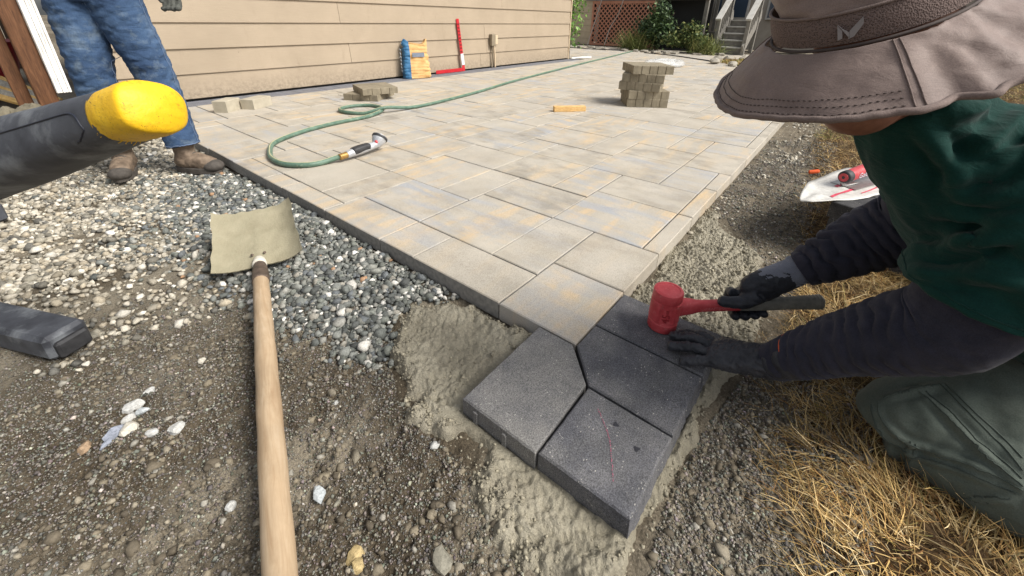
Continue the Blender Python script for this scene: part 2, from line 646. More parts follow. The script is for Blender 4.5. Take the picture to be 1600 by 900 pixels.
def mortar_mat():
    n = NT('wet_mortar')
    p = n.pos()
    c = n.ramp(n.noise(p, 8, 6, 0.65), [(0.3, S(132, 126, 109)), (0.7, S(174, 167, 149))])
    c = n.mix(0.8, c, n.ramp(n.noise(p, 260, 3, 0.7), [(0.3, 0.66), (0.5, 1.0), (0.7, 1.22)]), 'MULTIPLY')
    a = n.sep(n.attr('Col'))
    c = n.mix(a[0], c, n.ramp(n.noise(p, 180, 4, 0.7), [(0.3, S(84, 78, 67)), (0.7, S(142, 134, 117))]))
    c = n.mix(a[1], c, S(140, 134, 116))
    h = n.math('ADD', n.noise(p, 120, 5, 0.7), n.math('MULTIPLY', n.noise(p, 300, 3, 0.6), 0.5))
    r = n.ramp(n.noise(p, 25, 4), [(0.35, 0.42), (0.65, 0.8)])
    return n.done(c, r, n.bump(h, 1.0, 0.006), spec=0.4)

def stone_mat():
    n = NT('gravel_stone')
    p = n.pos()
    c = n.mix(0.75, n.attr('Col'), n.ramp(n.noise(p, 170, 4, 0.7), [(0.3, 0.55), (0.5, 1.0), (0.7, 1.35)]), 'MULTIPLY')
    return n.done(c, 0.75, n.bump(n.noise(p, 260, 3, 0.7), 0.5, 0.0012), spec=0.35)

M = {}
M['paver'] = paver_mat()
M['charcoal'] = charcoal_mat()
M['charcoal_grey'] = charcoal_mat('charcoal_concrete_dusty', S(98, 98, 100), S(128, 126, 124), 0.9)
M['border'] = charcoal_mat('border_concrete', S(96, 98, 106), S(124, 126, 134), 0.5)
M['soil'] = ground_mat()
M['mortar'] = mortar_mat()
M['stone'] = stone_mat()
M['sand'] = simple('joint_sand', S(92, 85, 72), S(128, 120, 104), 160, 0.95, 260, 0.6, 0.001)
def siding_mat():
    n = NT('painted_siding')
    p = n.pos()
    g = n.pos((1.2, 1, 26))
    c = n.ramp(n.noise(p, 1.6, 5, 0.6), [(0.3, S(160, 145, 125)), (0.7, S(174, 158, 137))])
    c = n.mix(0.35, c, n.ramp(n.noise(g, 9, 5, 0.65), [(0.3, 0.86), (0.7, 1.06)]), 'MULTIPLY')
    c = n.mix(n.ramp(n.noise(n.pos((1, 1, 0.25)), 11, 5, 0.7), [(0.58, 0.0), (0.76, 0.3)]), c, S(136, 120, 100))
    z = n.new('SeparateXYZ'); n.put(z.inputs[0], n.new('NewGeometry').outputs['Position'])
    mud = n.math('MULTIPLY', n.ramp(z.outputs[2], [(0.02, 1.0), (0.22, 0.0)]), n.ramp(n.noise(p, 26, 6, 0.75), [(0.42, 0.0), (0.62, 0.75)]))
    c = n.mix(mud, c, S(118, 106, 90))
    c = n.mix(n.ramp(n.voro(n.pos((1, 1, 1)), 7.0), [(0.03, 0.5), (0.05, 0.0)]), c, S(104, 90, 74))
    return n.done(c, 0.55, n.bump(n.noise(g, 14, 5, 0.7), 0.6, 0.004), spec=0.35)
M['siding'] = siding_mat()
M['shadow_gap'] = simple('painted_shade_black', G(0.015), G(0.03), 40, 0.9)  # near-black colour standing in for shade in gaps and under the deck
M['blade'] = None
def grass_mat():
    n = NT('dry_grass')
    c = n.attr('Col')
    return n.done(c, 0.7, None, spec=0.25)
M['grass'] = grass_mat()

# ------------------------------------------------------------------ patio: every paver of the near field is its own piece
PX0, PUX = 0.782, 0.102
PY0, PUY = 0.456, 0.2068
def px(i): return PX0 + PUX * i
def py(j): return 0.388 if j < 0 else PY0 + PUY * j

patio = empty('patio', (0.782, 0.388, -0.06), kind='structure')
traced = [(0,3,-1,1),(3,6,-1,1),(0,2,1,3),(2,6,1,2),(2,6,2,4),(2,5,4,6),(0,2,3,4),(0,2,4,6),(5,9,4,5),(5,9,5,7),(6,9,2,4),
 (6,10,0,2),(6,10,-1,0),(10,14,-1,0),(14,17,-1,0),(17,21,-1,1),(21,24,-1,1),(10,13,0,2),(9,13,2,3),(9,13,3,5),(13,16,3,5),
 (13,17,1,3),(13,17,0,1),(17,20,1,3),(16,20,3,4),(16,20,4,6),(20,24,2,4),(20,24,1,2),(24,27,2,4),(24,28,0,2),(28,31,0,2),
 (24,28,-1,0),(28,34,-1,0),(27,31,2,3),(27,31,3,5),(20,23,4,6),(23,27,4,6),(9,12,5,7),(12,16,5,6),(12,16,6,8),(8,12,7,9),
 (5,8,7,9),(0,1,6,8),(0,1,8,9),(0,1,9,11),(0,3,11,13),(0,3,13,16),(1,5,6,7),(1,5,7,9),(5,8,9,10),(8,12,9,10),(1,4,9,11),
 (4,7,10,12),(3,7,12,14),(7,10,10,12),(3,6,14,17),(7,11,12,13)]
# look of the traced slabs: tan, blue, dark
looks = {(0,3,-1,1):(1,.5,.2),(3,6,-1,1):(.15,.1,.6),(0,2,1,3):(.25,.1,.35),(2,6,1,2):(.1,.35,.35),(2,6,2,4):(.8,.75,.35),(6,10,0,2):(.9,1,.1),
 (10,13,0,2):(.1,.15,.5),(9,13,2,3):(1,.8,.1),(9,13,3,5):(.7,.2,.9),(13,17,1,3):(.4,1,.5),(13,17,0,1):(.2,.9,.3),(24,28,0,2):(.2,.8,.8),
 (5,9,5,7):(1,.3,.2),(8,12,7,9):(1,.2,.4),(21,24,-1,1):(1,.7,.1),(0,2,4,6):(.9,.4,.3),(0,2,3,4):(.6,.6,.2),(0,1,6,8):(1,.1,.1),(20,24,2,4):(.9,.2,.2),
 (12,16,5,6):(.4,1,.1),(16,20,4,6):(.8,.1,.3),(0,3,11,13):(.9,.6,.5)}
NI, NJ = 132, 40
occ = np.zeros((NI, NJ), bool)
def allowed(i, j):
    X, Y = px(i), py(j)
    if X > 13.3: return False
    if Y < 4.70: return True
    return X > 8.45 and Y < 8.4
for i in range(NI):
    for j in range(NJ):
        if not allowed(i, j): occ[i, j] = True
rects = []
for r in traced:
    i0, i1, j0, j1 = r
    rects.append(r)
    occ[i0:i1, max(j0, 0):j1] = True
sizes = [(4, 2), (3, 2), (4, 2), (3, 2), (4, 1), (3, 1), (2, 1), (2, 2)]
prng = random.Random(3)
for i in range(NI):
    for j in range(NJ):
        if occ[i, j]: continue
        opts = sizes[:]; prng.shuffle(opts)
        opts = opts + [(3, 1), (2, 1), (2, 2), (1, 2), (1, 1)]
        for (a, b) in opts:
            if i + a <= NI and j + b <= NJ and not occ[i:i + a, j:j + b].any():
                # avoid leaving a one-unit sliver behind
                occ[i:i + a, j:j + b] = True
                rects.append((i, i + a, j, j + b))
                break
i = 34
while i < NI - 5 and px(i) < 8.0:
    a = prng.choice((3, 4))
    rects.append((i, i + a, -1, 0)); i += a
pieces = []
for r in rects:
    i0, i1, j0, j1 = r
    g = prng.uniform(.0020, .0030)
    x0, x1, y0, y1 = px(i0) + g, px(i1) - g, py(j0) + g, py(j1) - g
    if y1 > 4.70 and x0 < 8.4: y1 = min(y1, 4.742)
    if i0 == 0: x0 += prng.uniform(-.003, .003)
    dz = prng.uniform(-.0018, .0018)
    look = looks.get(r) or (prng.choice((0, .1, .3, .5, .9, 1)), prng.choice((0, 0, .2, .5, .9)), prng.choice((0, .1, .3, .7)))
    V, F = prism([(x0, y0), (x1, y0), (x1, y1), (x0, y1)], -0.062, dz, 0.0032)
    tl = prng.uniform(-.0009, .0009)
    V[4:, 2] += np.sign(V[4:, 0] - (x0 + x1) / 2) * tl
    dist = math.hypot((x0 + x1) / 2, (y0 + y1) / 2)
    side = 0.0 if j0 < 0 else 1.0
    pieces.append((dist, V, F, look, side))
pieces.sort(key=lambda q: q[0])
for d, V, F, look, side in pieces[:300]:
    o = mk('paver', V, F, M['paver'], patio, False)
    colattr(o, 'Col', np.tile([*look, side], (len(V), 1)))
V, F = join(*[(p[1], p[2]) for p in pieces[300:]])
o = mk('far_pavers', V, F, M['paver'], patio, False)
colattr(o, 'Col', np.concatenate([np.tile([*p[3], p[4]], (len(p[1]), 1)) for p in pieces[300:]]))
o['kind'] = 'stuff'
# bedding sand just under the joints
V, F = join(box((0.80, 0.40, -0.10), (8.43, 5.05, -0.0105)), box((8.435, 0.40, -0.10), (13.4, 8.4, -0.011)))
mk('bedding_sand', V, F, M['sand'], patio, False)
# charcoal border row along the house
x = 0.80
while x < 8.3:
    L = prng.choice((0.2, 0.3, 0.3))
    V, F = prism([(x + .002, 4.748), (x + L - .002, 4.748), (x + L - .002, 5.03), (x + .002, 5.03)], -0.06, prng.uniform(-.001, .001), 0.003)
    mk('border_paver', V, F, M['border'], patio, False)
    x += L

# ------------------------------------------------------------------ ground sheet, near part finely modelled
def spaced(a, b, lo, hi, fine, grow=1.18, maxs=6.0):
    v = list(np.arange(a, b + 1e-9, fine))
    s = fine; x = b; right = []
    while x < hi:
        s = min(s * grow, maxs); x += s; right.append(x)
    s = fine; x = a; left = []
    while x > lo:
        s = min(s * grow, maxs); x -= s; left.append(x)
    return np.array(left[::-1] + v + right)

def grass_edge(x):
    b = np.interp(x, [.4, .63, .72, .96, 1.2, 1.6, 1.9, 2.3, 2.8, 3.8, 5.3], [-.27, -.20, -.165, -.105, -.075, -.055, -.015, 0, .0, .09, .06])
    return b + 0.018 * vnoise(x * 4.1, x * 0, seed=5) + 0.012 * vnoise(x * 13, x * 0, seed=6)

def ground_z(X, Y):
    z = -0.068 + 0.012 * fbm(X, Y, sc=2.2, oct=4, seed=11) + 0.005 * fbm(X, Y, sc=14, oct=4, seed=12)
    left = sstep(0.7, 0.2, X)
    z = z + 0.012 * left * fbm(X, Y, sc=4.0, oct=4, seed=13)
    lump = np.abs(fbm(X, Y, sc=16, oct=4, seed=14))
    z = z + left * sstep(1.7, 1.0, Y) * (0.017 * (0.45 - lump) + 0.010 * (0.4 - np.abs(fbm(X, Y, sc=41, oct=3, seed=15))))
    rs = sstep(.42, .55, X) * sstep(.34, .2, Y)
    z = z + rs * 0.010 * (0.4 - np.abs(fbm(X, Y, sc=34, oct=4, seed=16)))
    ge = grass_edge(X)
    z = z + 0.022 * sstep(ge + 0.05, ge - 0.10, Y)
    # never up into the patio, the house or the far yard
    pat = sstep(0.80, 0.90, X) * sstep(0.40, 0.50, Y)
    z = z * (1 - pat) + (-0.13) * pat
    far = sstep(3.5, 7, np.hypot(X - 1, Y - 1))
    z = np.where(pat > 0.5, z, z * (1 - far) + far * -0.07)
    return z

def masks(X, Y):
    ge = grass_edge(X)
    straw = sstep(ge + 0.02, ge - 0.03, Y)
    n1 = fbm(X, Y, sc=2.6, oct=5, seed=21)
    pale = sstep(1.15, 1.9, Y) * sstep(0.75, 0.3, X) * (0.35 + 0.65 * sstep(-0.2, 0.5, n1))
    pale = np.maximum(pale, 0.85 * np.exp(-(((X - 0.20) / 0.22) ** 2 + ((Y - 1.52) / 0.25) ** 2)))
    pale = np.maximum(pale, 0.25 * sstep(0.1, 0.5, fbm(X, Y, sc=5, oct=4, seed=22)))
    pale = np.maximum(pale, 0.55 * np.exp(-(((X - 0.10) / 0.10) ** 2 + ((Y - 1.1) / 0.12) ** 2)))
    damp = sstep(0.02, 0.4, fbm(X * 0.7, Y * 1.4, sc=3.1, oct=4, seed=23)) * (1 - pale * 0.6)
    for (cx, cy, rx, ry) in ((0.02, 1.85, .22, .10), (0.30, 2.25, .2, .12), (0.14, 1.35, .16, .09), (0.30, 1.18, .08, .2), (-0.2, 1.3, .2, .2)):
        damp = np.maximum(damp, 0.9 * np.exp(-(((X - cx) / rx) ** 2 + ((Y - cy) / ry) ** 2) ** 1.5))
    rs = sstep(0.6, 0.9, X) * sstep(0.5, 0.3, Y)
    damp = np.maximum(damp * (1 - rs), rs * (0.22 + 0.18 * sstep(0.2, -0.2, n1)))
    pale = pale * (1 - rs)
    return pale, straw, damp * (1 - straw)

xs = spaced(-0.45, 1.9, -60, 160, 0.007, 1.12)
ys = spaced(-0.6, 2.5, -80, 120, 0.007, 1.12)
X, Y = np.meshgrid(xs, ys, indexing='ij')
Z = ground_z(X, Y)
pa, stw, dm = masks(X, Y)
far = sstep(5.5, 9, np.hypot(X, Y))
ground = gridmesh('ground', xs, ys, Z, M['soil'], None, np.stack([pa.ravel(), stw.ravel(), dm.ravel()], -1))
tag(ground, kind='structure')

# ------------------------------------------------------------------ mortar bed round the charcoal slabs and along the patio edge
def lumps(X, Y, sc, seed):
    """cellular lumps in 0..1"""
    x = X * sc; y = Y * sc
    x0 = np.floor(x); y0 = np.floor(y)
    best = np.full_like(x, 9.0)
    for dx in (-1, 0, 1):
        for dy in (-1, 0, 1):
            cx = x0 + dx; cy = y0 + dy
            d = (x - cx - _h(cx, cy, cx * 0, seed)) ** 2 + (y - cy - _h(cx, cy, cx * 0, seed + 9)) ** 2
            best = np.minimum(best, d)
    return 1 - np.sqrt(best)

def polyline_dist(X, Y, P):
    d = np.full_like(X, 9.0)
    for (a, b) in zip(P[:-1], P[1:]):
        a = np.array(a); b = np.array(b); ab = b - a
        t = np.clip(((X - a[0]) * ab[0] + (Y - a[1]) * ab[1]) / (ab @ ab), 0, 1)
        d = np.minimum(d, np.hypot(X - a[0] - t * ab[0], Y - a[1] - t * ab[1]))
    return d

def inside(X, Y, P):
    r = np.zeros(X.shape, bool)
    n = len(P)
    for i in range(n):
        x0, y0 = P[i]; x1, y1 = P[(i + 1) % n]
        c = ((y0 > Y) != (y1 > Y)) & (X < (x1 - x0) * (Y - y0) / (y1 - y0 + 1e-12) + x0)
        r ^= c
    return r

def sdist(X, Y, P):
    d = polyline_dist(X, Y, list(P) + [P[0]])
    return np.where(inside(X, Y, P), d, -d)

MB_LEFT = [(0.30, 0.16), (0.345, 0.31), (0.39, 0.43), (0.375, 0.56), (0.40, 0.66), (0.47, 0.80), (0.55, 0.90), (0.66, 0.935), (0.735, 0.87), (0.80, 0.80), (0.80, 0.35),
           (1.10, 0.37), (1.12, 0.0), (0.98, 0.02), (0.82, 0.045), (0.66, 0.06), (0.52, 0.058), (0.43, 0.04), (0.33, 0.06)]
MB_RIGHT = [(1.06, 0.40), (2.15, 0.41), (2.05, 0.33), (1.92, 0.22), (1.72, 0.07), (1.5, 0.0), (1.25, -0.02), (1.06, 0.0)]
xs = np.arange(0.24, 2.3, 0.0034); ys = np.arange(-0.07, 0.99, 0.0034)
X, Y = np.meshgrid(xs, ys, indexing='ij')
wx = 0.035 * fbm(X, Y, sc=9, oct=4, seed=31); wy = 0.035 * fbm(X, Y, sc=9, oct=4, seed=32)
dl = sdist(X + wx, Y + wy, MB_LEFT)
dr = sdist(X + wx, Y + wy, MB_RIGHT)
d = np.maximum(dl, dr)
gz = ground_z(X, Y)
gz = np.where((X > 0.79) & (Y > 0.40), -0.07, np.maximum(gz, -0.078))
body = sstep(0.0, 0.045, d)
sx = np.minimum(X - 0.465, 1.08 - X); sy = np.minimum(Y - 0.09, 0.51 - Y)
slabd = -np.minimum(sx, sy)                           # distance outside the slab group, roughly
smoothz = np.exp(-(np.maximum(slabd, 0) / 0.05) ** 2) * (dl > 0)     # trowelled flat against the slabs
flatp = np.exp(-(((X - 0.64) / 0.13) ** 2 + ((Y - 0.66) / 0.12) ** 2)) * 0.8
smoothz = np.maximum(smoothz, flatp)
lum = 0.35 * lumps(X + wx * .3, Y + wy * .3, 30, 41) + 0.45 * lumps(X + wx * .2, Y, 64, 42) + 0.35 * lumps(X, Y + wx * .1, 120, 45)
lum = np.where(dr > dl, 0.6 * lumps(X + wx * .5, Y * 1.2, 58, 43) + 0.6 * lumps(X, Y, 105, 44) + .12, lum)
z = gz - 0.012 + body * (0.024 + 0.010 * fbm(X, Y, sc=7, oct=4, seed=33)) + body * (1 - 0.8 * smoothz) * 0.019 * (lum - 0.4) + body * 0.0045 * fbm(X, Y, sc=55, oct=4, seed=34)
rim = np.exp(-((d - 0.05) / 0.035) ** 2) * sstep(-.3, .3, fbm(X, Y, sc=8, oct=3, seed=35)) * (dl >= dr)
z = z + 0.013 * rim
zt = -0.046 + 0.004 * fbm(X, Y, sc=12, oct=4, seed=36)
inslab = (slabd < 0.004)
z = np.where(inslab, np.minimum(z, -0.052), np.minimum(z, np.where(slabd < 0.05, zt + np.maximum(slabd, 0) * 0.25, 0.01)))
z = np.where((X > 0.776) & (Y > 0.383), np.minimum(z, -0.055), z)
edge = 1 - sstep(0.0, 0.05, d)
rw = sstep(-0.02, 0.03, dr - dl)
cols = np.stack([np.clip(edge * 0.7 + 0.35 * sstep(0.1, 0.5, fbm(X, Y, sc=10, oct=4, seed=37)) * (1 - rw), 0, 1).ravel(), (smoothz * 0.5).ravel()], -1)
xs_m, ys_m, z_m = xs, ys, z
mort = gridmesh('mortar_bed', xs, ys, z, M['mortar'], d > -0.004, cols)
tag(mort, kind='structure')

# ------------------------------------------------------------------ loose stones and grains
def icosa():
    t = (1 + 5 ** .5) / 2
    V = np.array([(-1, t, 0), (1, t, 0), (-1, -t, 0), (1, -t, 0), (0, -1, t), (0, 1, t), (0, -1, -t), (0, 1, -t), (t, 0, -1), (t, 0, 1), (-t, 0, -1), (-t, 0, 1)], float)
    V /= np.linalg.norm(V[0])
    F = np.array([(0, 11, 5), (0, 5, 1), (0, 1, 7), (0, 7, 10), (0, 10, 11), (1, 5, 9), (5, 11, 4), (11, 10, 2), (10, 7, 6), (7, 1, 8), (3, 9, 4), (3, 4, 2), (3, 2, 6), (3, 6, 8), (3, 8, 9), (4, 9, 5), (2, 4, 11), (6, 2, 10), (8, 6, 7), (9, 8, 1)])
    return V, F
OCTA = (np.array([(1, 0, 0), (-1, 0, 0), (0, 1, 0), (0, -1, 0), (0, 0, 1), (0, 0, -1)], float), np.array([(0, 2, 4), (2, 1, 4), (1, 3, 4), (3, 0, 4), (2, 0, 5), (1, 2, 5), (3, 1, 5), (0, 3, 5)]))
def scatter(name, P, size, cols, base, jit=0.35, flat=(0.5, 0.9), mat=None, parent=None, sink=0.25):
    n = len(P)
    bv, bf = base
    k = len(bv)
    V = bv[None] + rng.normal(0, jit, (n, k, 3)) * 0.6
    sc = np.stack([np.ones(n), rng.uniform(0.6, 1.0, n), rng.uniform(*flat, n)], -1) * size[:, None]
    V = V * sc[:, None, :]
    a = rng.uniform(0, 2 * np.pi, n); tl = rng.normal(0, 0.35, n); tb = rng.uniform(0, 6.28, n)
    ca, sa = np.cos(a)[:, None], np.sin(a)[:, None]
    x = V[..., 0] * ca - V[..., 1] * sa; y = V[..., 0] * sa + V[..., 1] * ca; zz = V[..., 2]
    ct, st = np.cos(tl)[:, None], np.sin(tl)[:, None]
    y, zz = y * ct - zz * st, y * st + zz * ct
    cb, sb = np.cos(tb)[:, None], np.sin(tb)[:, None]
    x, y = x * cb - y * sb, x * sb + y * cb
    V = np.stack([x, y, zz], -1) + P[:, None, :]
    T = (bf[None] + (np.arange(n) * k)[:, None, None]).reshape(-1, 3)
    C = np.repeat(cols, k, 0)
    return bigmesh(name, V.reshape(-1, 3), T, mat, C, parent, False)

def lin(cols):
    return np.array([S(*c)[:3] for c in cols])
PAL_DARK = lin([(104, 107, 103), (128, 130, 125), (86, 89, 86), (150, 149, 142), (116, 119, 112), (205, 202, 194), (228, 225, 218), (150, 146, 136), (160, 128, 100), (104, 108, 110), (136, 137, 130), (86, 88, 86)])
W_DARK = np.array([3, 3, 3, 2, 3, .9, .8, 1.3, .16, 2, 2, 2]); W_DARK = W_DARK / W_DARK.sum()
PAL_PALE = lin([(180, 173, 158), (196, 189, 174), (160, 153, 138), (140, 135, 122), (212, 207, 195), (122, 118, 108), (172, 162, 143), (104, 102, 96), (150, 141, 124)])
W_PALE = np.array([3, 2.4, 3, 2.6, .9, 2, 2, 1.6, 1.6]); W_PALE = W_PALE / W_PALE.sum()

def gravel_density(X, Y):
    n1 = fbm(X, Y, sc=5, oct=4, seed=51)
    g1 = sstep(0.30, 0.38, X - 0.05 * n1 - 0.12 * sstep(1.0, .7, Y)) * sstep(0.70, 0.85, Y + 0.06 * n1)
    dl = sdist(X, Y, MB_LEFT)
    g1 = g1 * sstep(0.03, -0.04, dl)
    g2 = sstep(1.35, 1.65, Y + 0.25 * n1 + 0.1 * fbm(X, Y, sc=12, oct=3, seed=52)) * (0.30 + 0.70 * sstep(-0.35, 0.25, fbm(X * 0.7, Y * 1.5, sc=3.4, oct=4, seed=53)))
    _, _, dm = masks(X, Y)
    g2 = g2 * (1 - 0.75 * dm)
    return np.clip(np.maximum(g1, g2), 0, 1)

def stones_in(x0, x1, y0, y1, n):
    X = rng.uniform(x0, x1, n); Y = rng.uniform(y0, y1, n)
    return X, Y
X, Y = stones_in(-0.65, 0.775, 0.6, 3.6, 62000)
k = rng.uniform(0, 1, len(X)) < gravel_density(X, Y) * np.where(Y > 2.4, 0.8, 1.0)
X, Y = X[k], Y[k]
X2, Y2 = stones_in(-1.8, 0.77, 3.4, 5.9, 16000)
X = np.concatenate([X, X2]); Y = np.concatenate([Y, Y2])
n = len(X)
near = (X > 0.30 + 0.30 * rng.normal(0, .5, n) * sstep(1.2, 2.2, Y) + 0.08 * vnoise(X * 4, Y * 4, seed=3)) & (Y < 3.0 + .4 * rng.normal(0, 1, n))
size = np.clip(rng.lognormal(math.log(0.0088), 0.36, n), 0.004, 0.021)
size = np.where(Y > 3.4, size * 1.35, size)
pile = 0.010 * sstep(0.35, 0.6, X) * sstep(3.2, 1.5, Y)
Z = ground_z(X, Y) + size * rng.uniform(0.0, 0.75, n) + pile * rng.uniform(0, 1, n)
c = np.where(near[:, None], PAL_DARK[rng.choice(len(PAL_DARK), n, p=W_DARK)], PAL_PALE[rng.choice(len(PAL_PALE), n, p=W_PALE)])
c = c * rng.uniform(0.75, 1.2, n)[:, None]
g = scatter('gravel', np.stack([X, Y, Z], -1), size, c, icosa(), 0.28, (0.45, 0.85), M['stone'])
tag(g, 'loose grey and white crushed gravel beside the patio edge', 'gravel', kind='stuff')
# pale chips on the soil strip right of the patio
X, Y = stones_in(1.2, 5.2, 0.05, 0.38, 2600)
dens = np.exp(-((Y - 0.24 + 0.05 * np.sin(X * 2)) / 0.07) ** 2) * sstep(2.0, 2.5, X) * sstep(-.15, .3, fbm(X, Y, sc=4, oct=3, seed=61)) + 0.07
k = rng.uniform(0, 1, len(X)) < dens
X, Y = X[k], Y[k]; n = len(X)
size = np.clip(rng.lognormal(math.log(0.008), 0.35, n), 0.004, 0.016)
g = scatter('stone_chips', np.stack([X, Y, ground_z(X, Y) + size * .3], -1), size, PAL_PALE[rng.choice(len(PAL_PALE), n, p=W_PALE)], icosa(), 0.28, (0.4, 0.8), M['stone'])
tag(g, 'pale stone chips scattered on soil between patio and dry lawn', 'gravel', kind='stuff')
# soil grains
def grains(x0, x1, y0, y1, n, dens=None, mu=0.0021, name='soil_grains', lab=None):
    X, Y = stones_in(x0, x1, y0, y1, n)
    if dens is not None:
        k = rng.uniform(0, 1, n) < dens(X, Y); X, Y = X[k], Y[k]
    n = len(X)
    size = np.clip(rng.lognormal(math.log(mu), 0.42, n), 0.001, 0.009)
    b = np.clip(rng.lognormal(math.log(0.17), 0.42, n), 0.05, 0.55)
    c = b[:, None] * np.array([1.0, 0.93, 0.80])[None] * (1 + rng.normal(0, .05, (n, 3)))
    o = scatter(name, np.stack([X, Y, ground_z(X, Y) + size * .35], -1), size, c, OCTA, 0.2, (0.6, 1.0), M['stone'])
    tag(o, lab, 'soil', kind='stuff')
grains(-0.35, 0.62, 0.15, 1.75, 95000, lambda X, Y: np.where(sdist(X, Y, MB_LEFT) > 0, 0.0, 1.0) * np.where(X + Y < 0.30, .3, 1.0) * sstep(1.8, 1.2, Y), 0.0019, 'soil_grains', 'coarse brown soil crumbs below the shovel handle')
grains(0.40, 1.15, -0.25, 0.12, 26000, lambda X, Y: np.where(sdist(X, Y, MB_LEFT) > 0, 0.0, 1.0), 0.0020, 'soil_grains', 'dark damp soil crumbs in front of the kneeling worker')
grains(1.5, 4.0, -0.05, 0.385, 22000, lambda X, Y: np.where(sdist(X, Y, MB_RIGHT) > 0, 0.0, 1.0), 0.0028, 'soil_grains', 'grey soil crumbs between the patio and the dry lawn')

# half-buried clods and small stones in the soil
def clods(n, x0, x1, y0, y1, mu, lab, ok):
    X, Y = stones_in(x0, x1, y0, y1, n)
    k = ok(X, Y); X, Y = X[k], Y[k]; n = len(X)
    size = np.clip(rng.lognormal(math.log(mu), .45, n), .002, .016)
    c = lin([(108, 99, 84), (126, 117, 100), (92, 84, 71), (140, 132, 116), (150, 146, 136)])[rng.choice(5, n, p=[.3, .28, .24, .12, .06])] * rng.uniform(.75, 1.15, n)[:, None]
    o = scatter('soil_clods', np.stack([X, Y, ground_z(X, Y) - size * .05], -1), size, c, icosa(), 0.3, (0.5, 0.85), M['stone'])
    tag(o, lab, 'soil', kind='stuff')
clods(9000, -.35, .62, .12, 1.7, .0046, 'half buried soil clods round the shovel handle', lambda X, Y: (sdist(X, Y, MB_LEFT) < 0) & (fbm(X, Y, sc=6, oct=3, seed=88) > -.25))
clods(2600, .40, 1.15, -.25, .10, .0042, 'half buried soil clods between the slabs and the dry grass', lambda X, Y: sdist(X, Y, MB_LEFT) < 0)

# mortar crumbs: crumbly rim and rough screed
def crumbs(n, dens, mu, lab):
    X, Y = stones_in(0.25, 2.25, -0.06, 0.98, n)
    k = rng.uniform(0, 1, n) < dens(X, Y); X, Y = X[k], Y[k]; n = len(X)
    ix = np.clip(((X - mxs[0]) / .0034).astype(int), 0, len(mxs) - 1); iy = np.clip(((Y - mys[0]) / .0034).astype(int), 0, len(mys) - 1)
    size = np.clip(rng.lognormal(math.log(mu), 0.45, n), 0.0012, 0.010)
    Zc = np.maximum(mz[ix, iy], ground_z(X, Y) - .004)
    b = rng.uniform(.62, 1.08, n)[:, None]
    o = scatter('mortar_crumbs', np.stack([X, Y, Zc + size * .2], -1), size, lin([(160, 153, 134)]) * b, OCTA, 0.22, (0.6, 1.0), M['stone'])
    tag(o, lab, 'mortar', kind='stuff')
mxs, mys, mz = xs_m, ys_m, z_m
def not_slab(X, Y): return ~((X > .455) & (X < 1.085) & (Y > .08) & (Y < .515)) & ~((X > .775) & (Y > .383))
crumbs(60000, lambda X, Y: np.exp(-((sdist(X, Y, MB_LEFT) - .012) / .03) ** 2) * not_slab(X, Y) * (Y > .06), .0030, 'crumbly rim of grey mortar round the charcoal slabs')
crumbs(60000, lambda X, Y: np.where(sdist(X, Y, MB_RIGHT) > .0, .75, 0) * not_slab(X, Y), .0027, 'rough mortar crumbs beside the patio edge and mallet')
crumbs(22000, lambda X, Y: np.where(sdist(X, Y, MB_LEFT) > .03, .30, 0) * not_slab(X, Y) * sstep(0, .4, fbm(X, Y, sc=8, oct=3, seed=99)), .0024, 'mortar crumbs on the wet mortar left of the slabs')

# single stones one can pick out on the soil
ST = [(-0.014,1.128,.021,0),(-0.028,1.10,.020,0),(-0.006,1.088,.014,1),(-0.061,1.062,.020,3),(-0.036,1.049,.018,4),(-0.009,0.992,.013,0),(0.029,0.958,.016,0),(-0.107,1.065,.014,5),(-0.075,1.045,.013,3),
      (0.162,0.602,.017,1),(0.043,0.698,.013,0),(0.153,0.460,.017,6),(0.237,0.328,.019,2),(0.142,1.214,.013,4),(0.372,0.497,.011,0),(0.02,1.16,.012,0),(0.18,0.57,.008,2),(0.145,0.44,.012,6),(0.30,0.78,.009,0),(0.09,1.02,.009,2)]
cc = lin([(206,206,202),(196,202,204),(150,146,132),(156,162,176),(214,208,194),(176,150,122),(198,176,128)])
from mathutils import noise as mnoise
LABS = ['largest white stone of the cluster on the soil', 'white stone in the middle of the cluster on the soil', 'small pale blue stone inside the cluster on the soil', 'bluish stone at the lower end of the cluster', 'cream stone in the cluster on the soil', 'small white stone between the cluster and the shovel handle', 'oblong white stone between the cluster and the shovel handle', 'brown stone past the bluish end of the cluster', 'thin bluish stone at the end of the cluster',
 'pale blue grey faceted stone right of the shovel handle', 'white stone close beside the lower shovel handle', 'larger tan quartz stone right of the shovel handle', 'dull grey stone half sunk in soil near the mortar toe', 'cream stone on soil below the shovel blade', 'white stone at the rim of the mortar bed', 'flat white stone just above the cluster', 'tiny dull stone beside the pale faceted stone', 'smaller tan quartz stone touching another tan stone', 'white stone between the shovel handle and the gravel', 'small dull stone near the shovel handle']
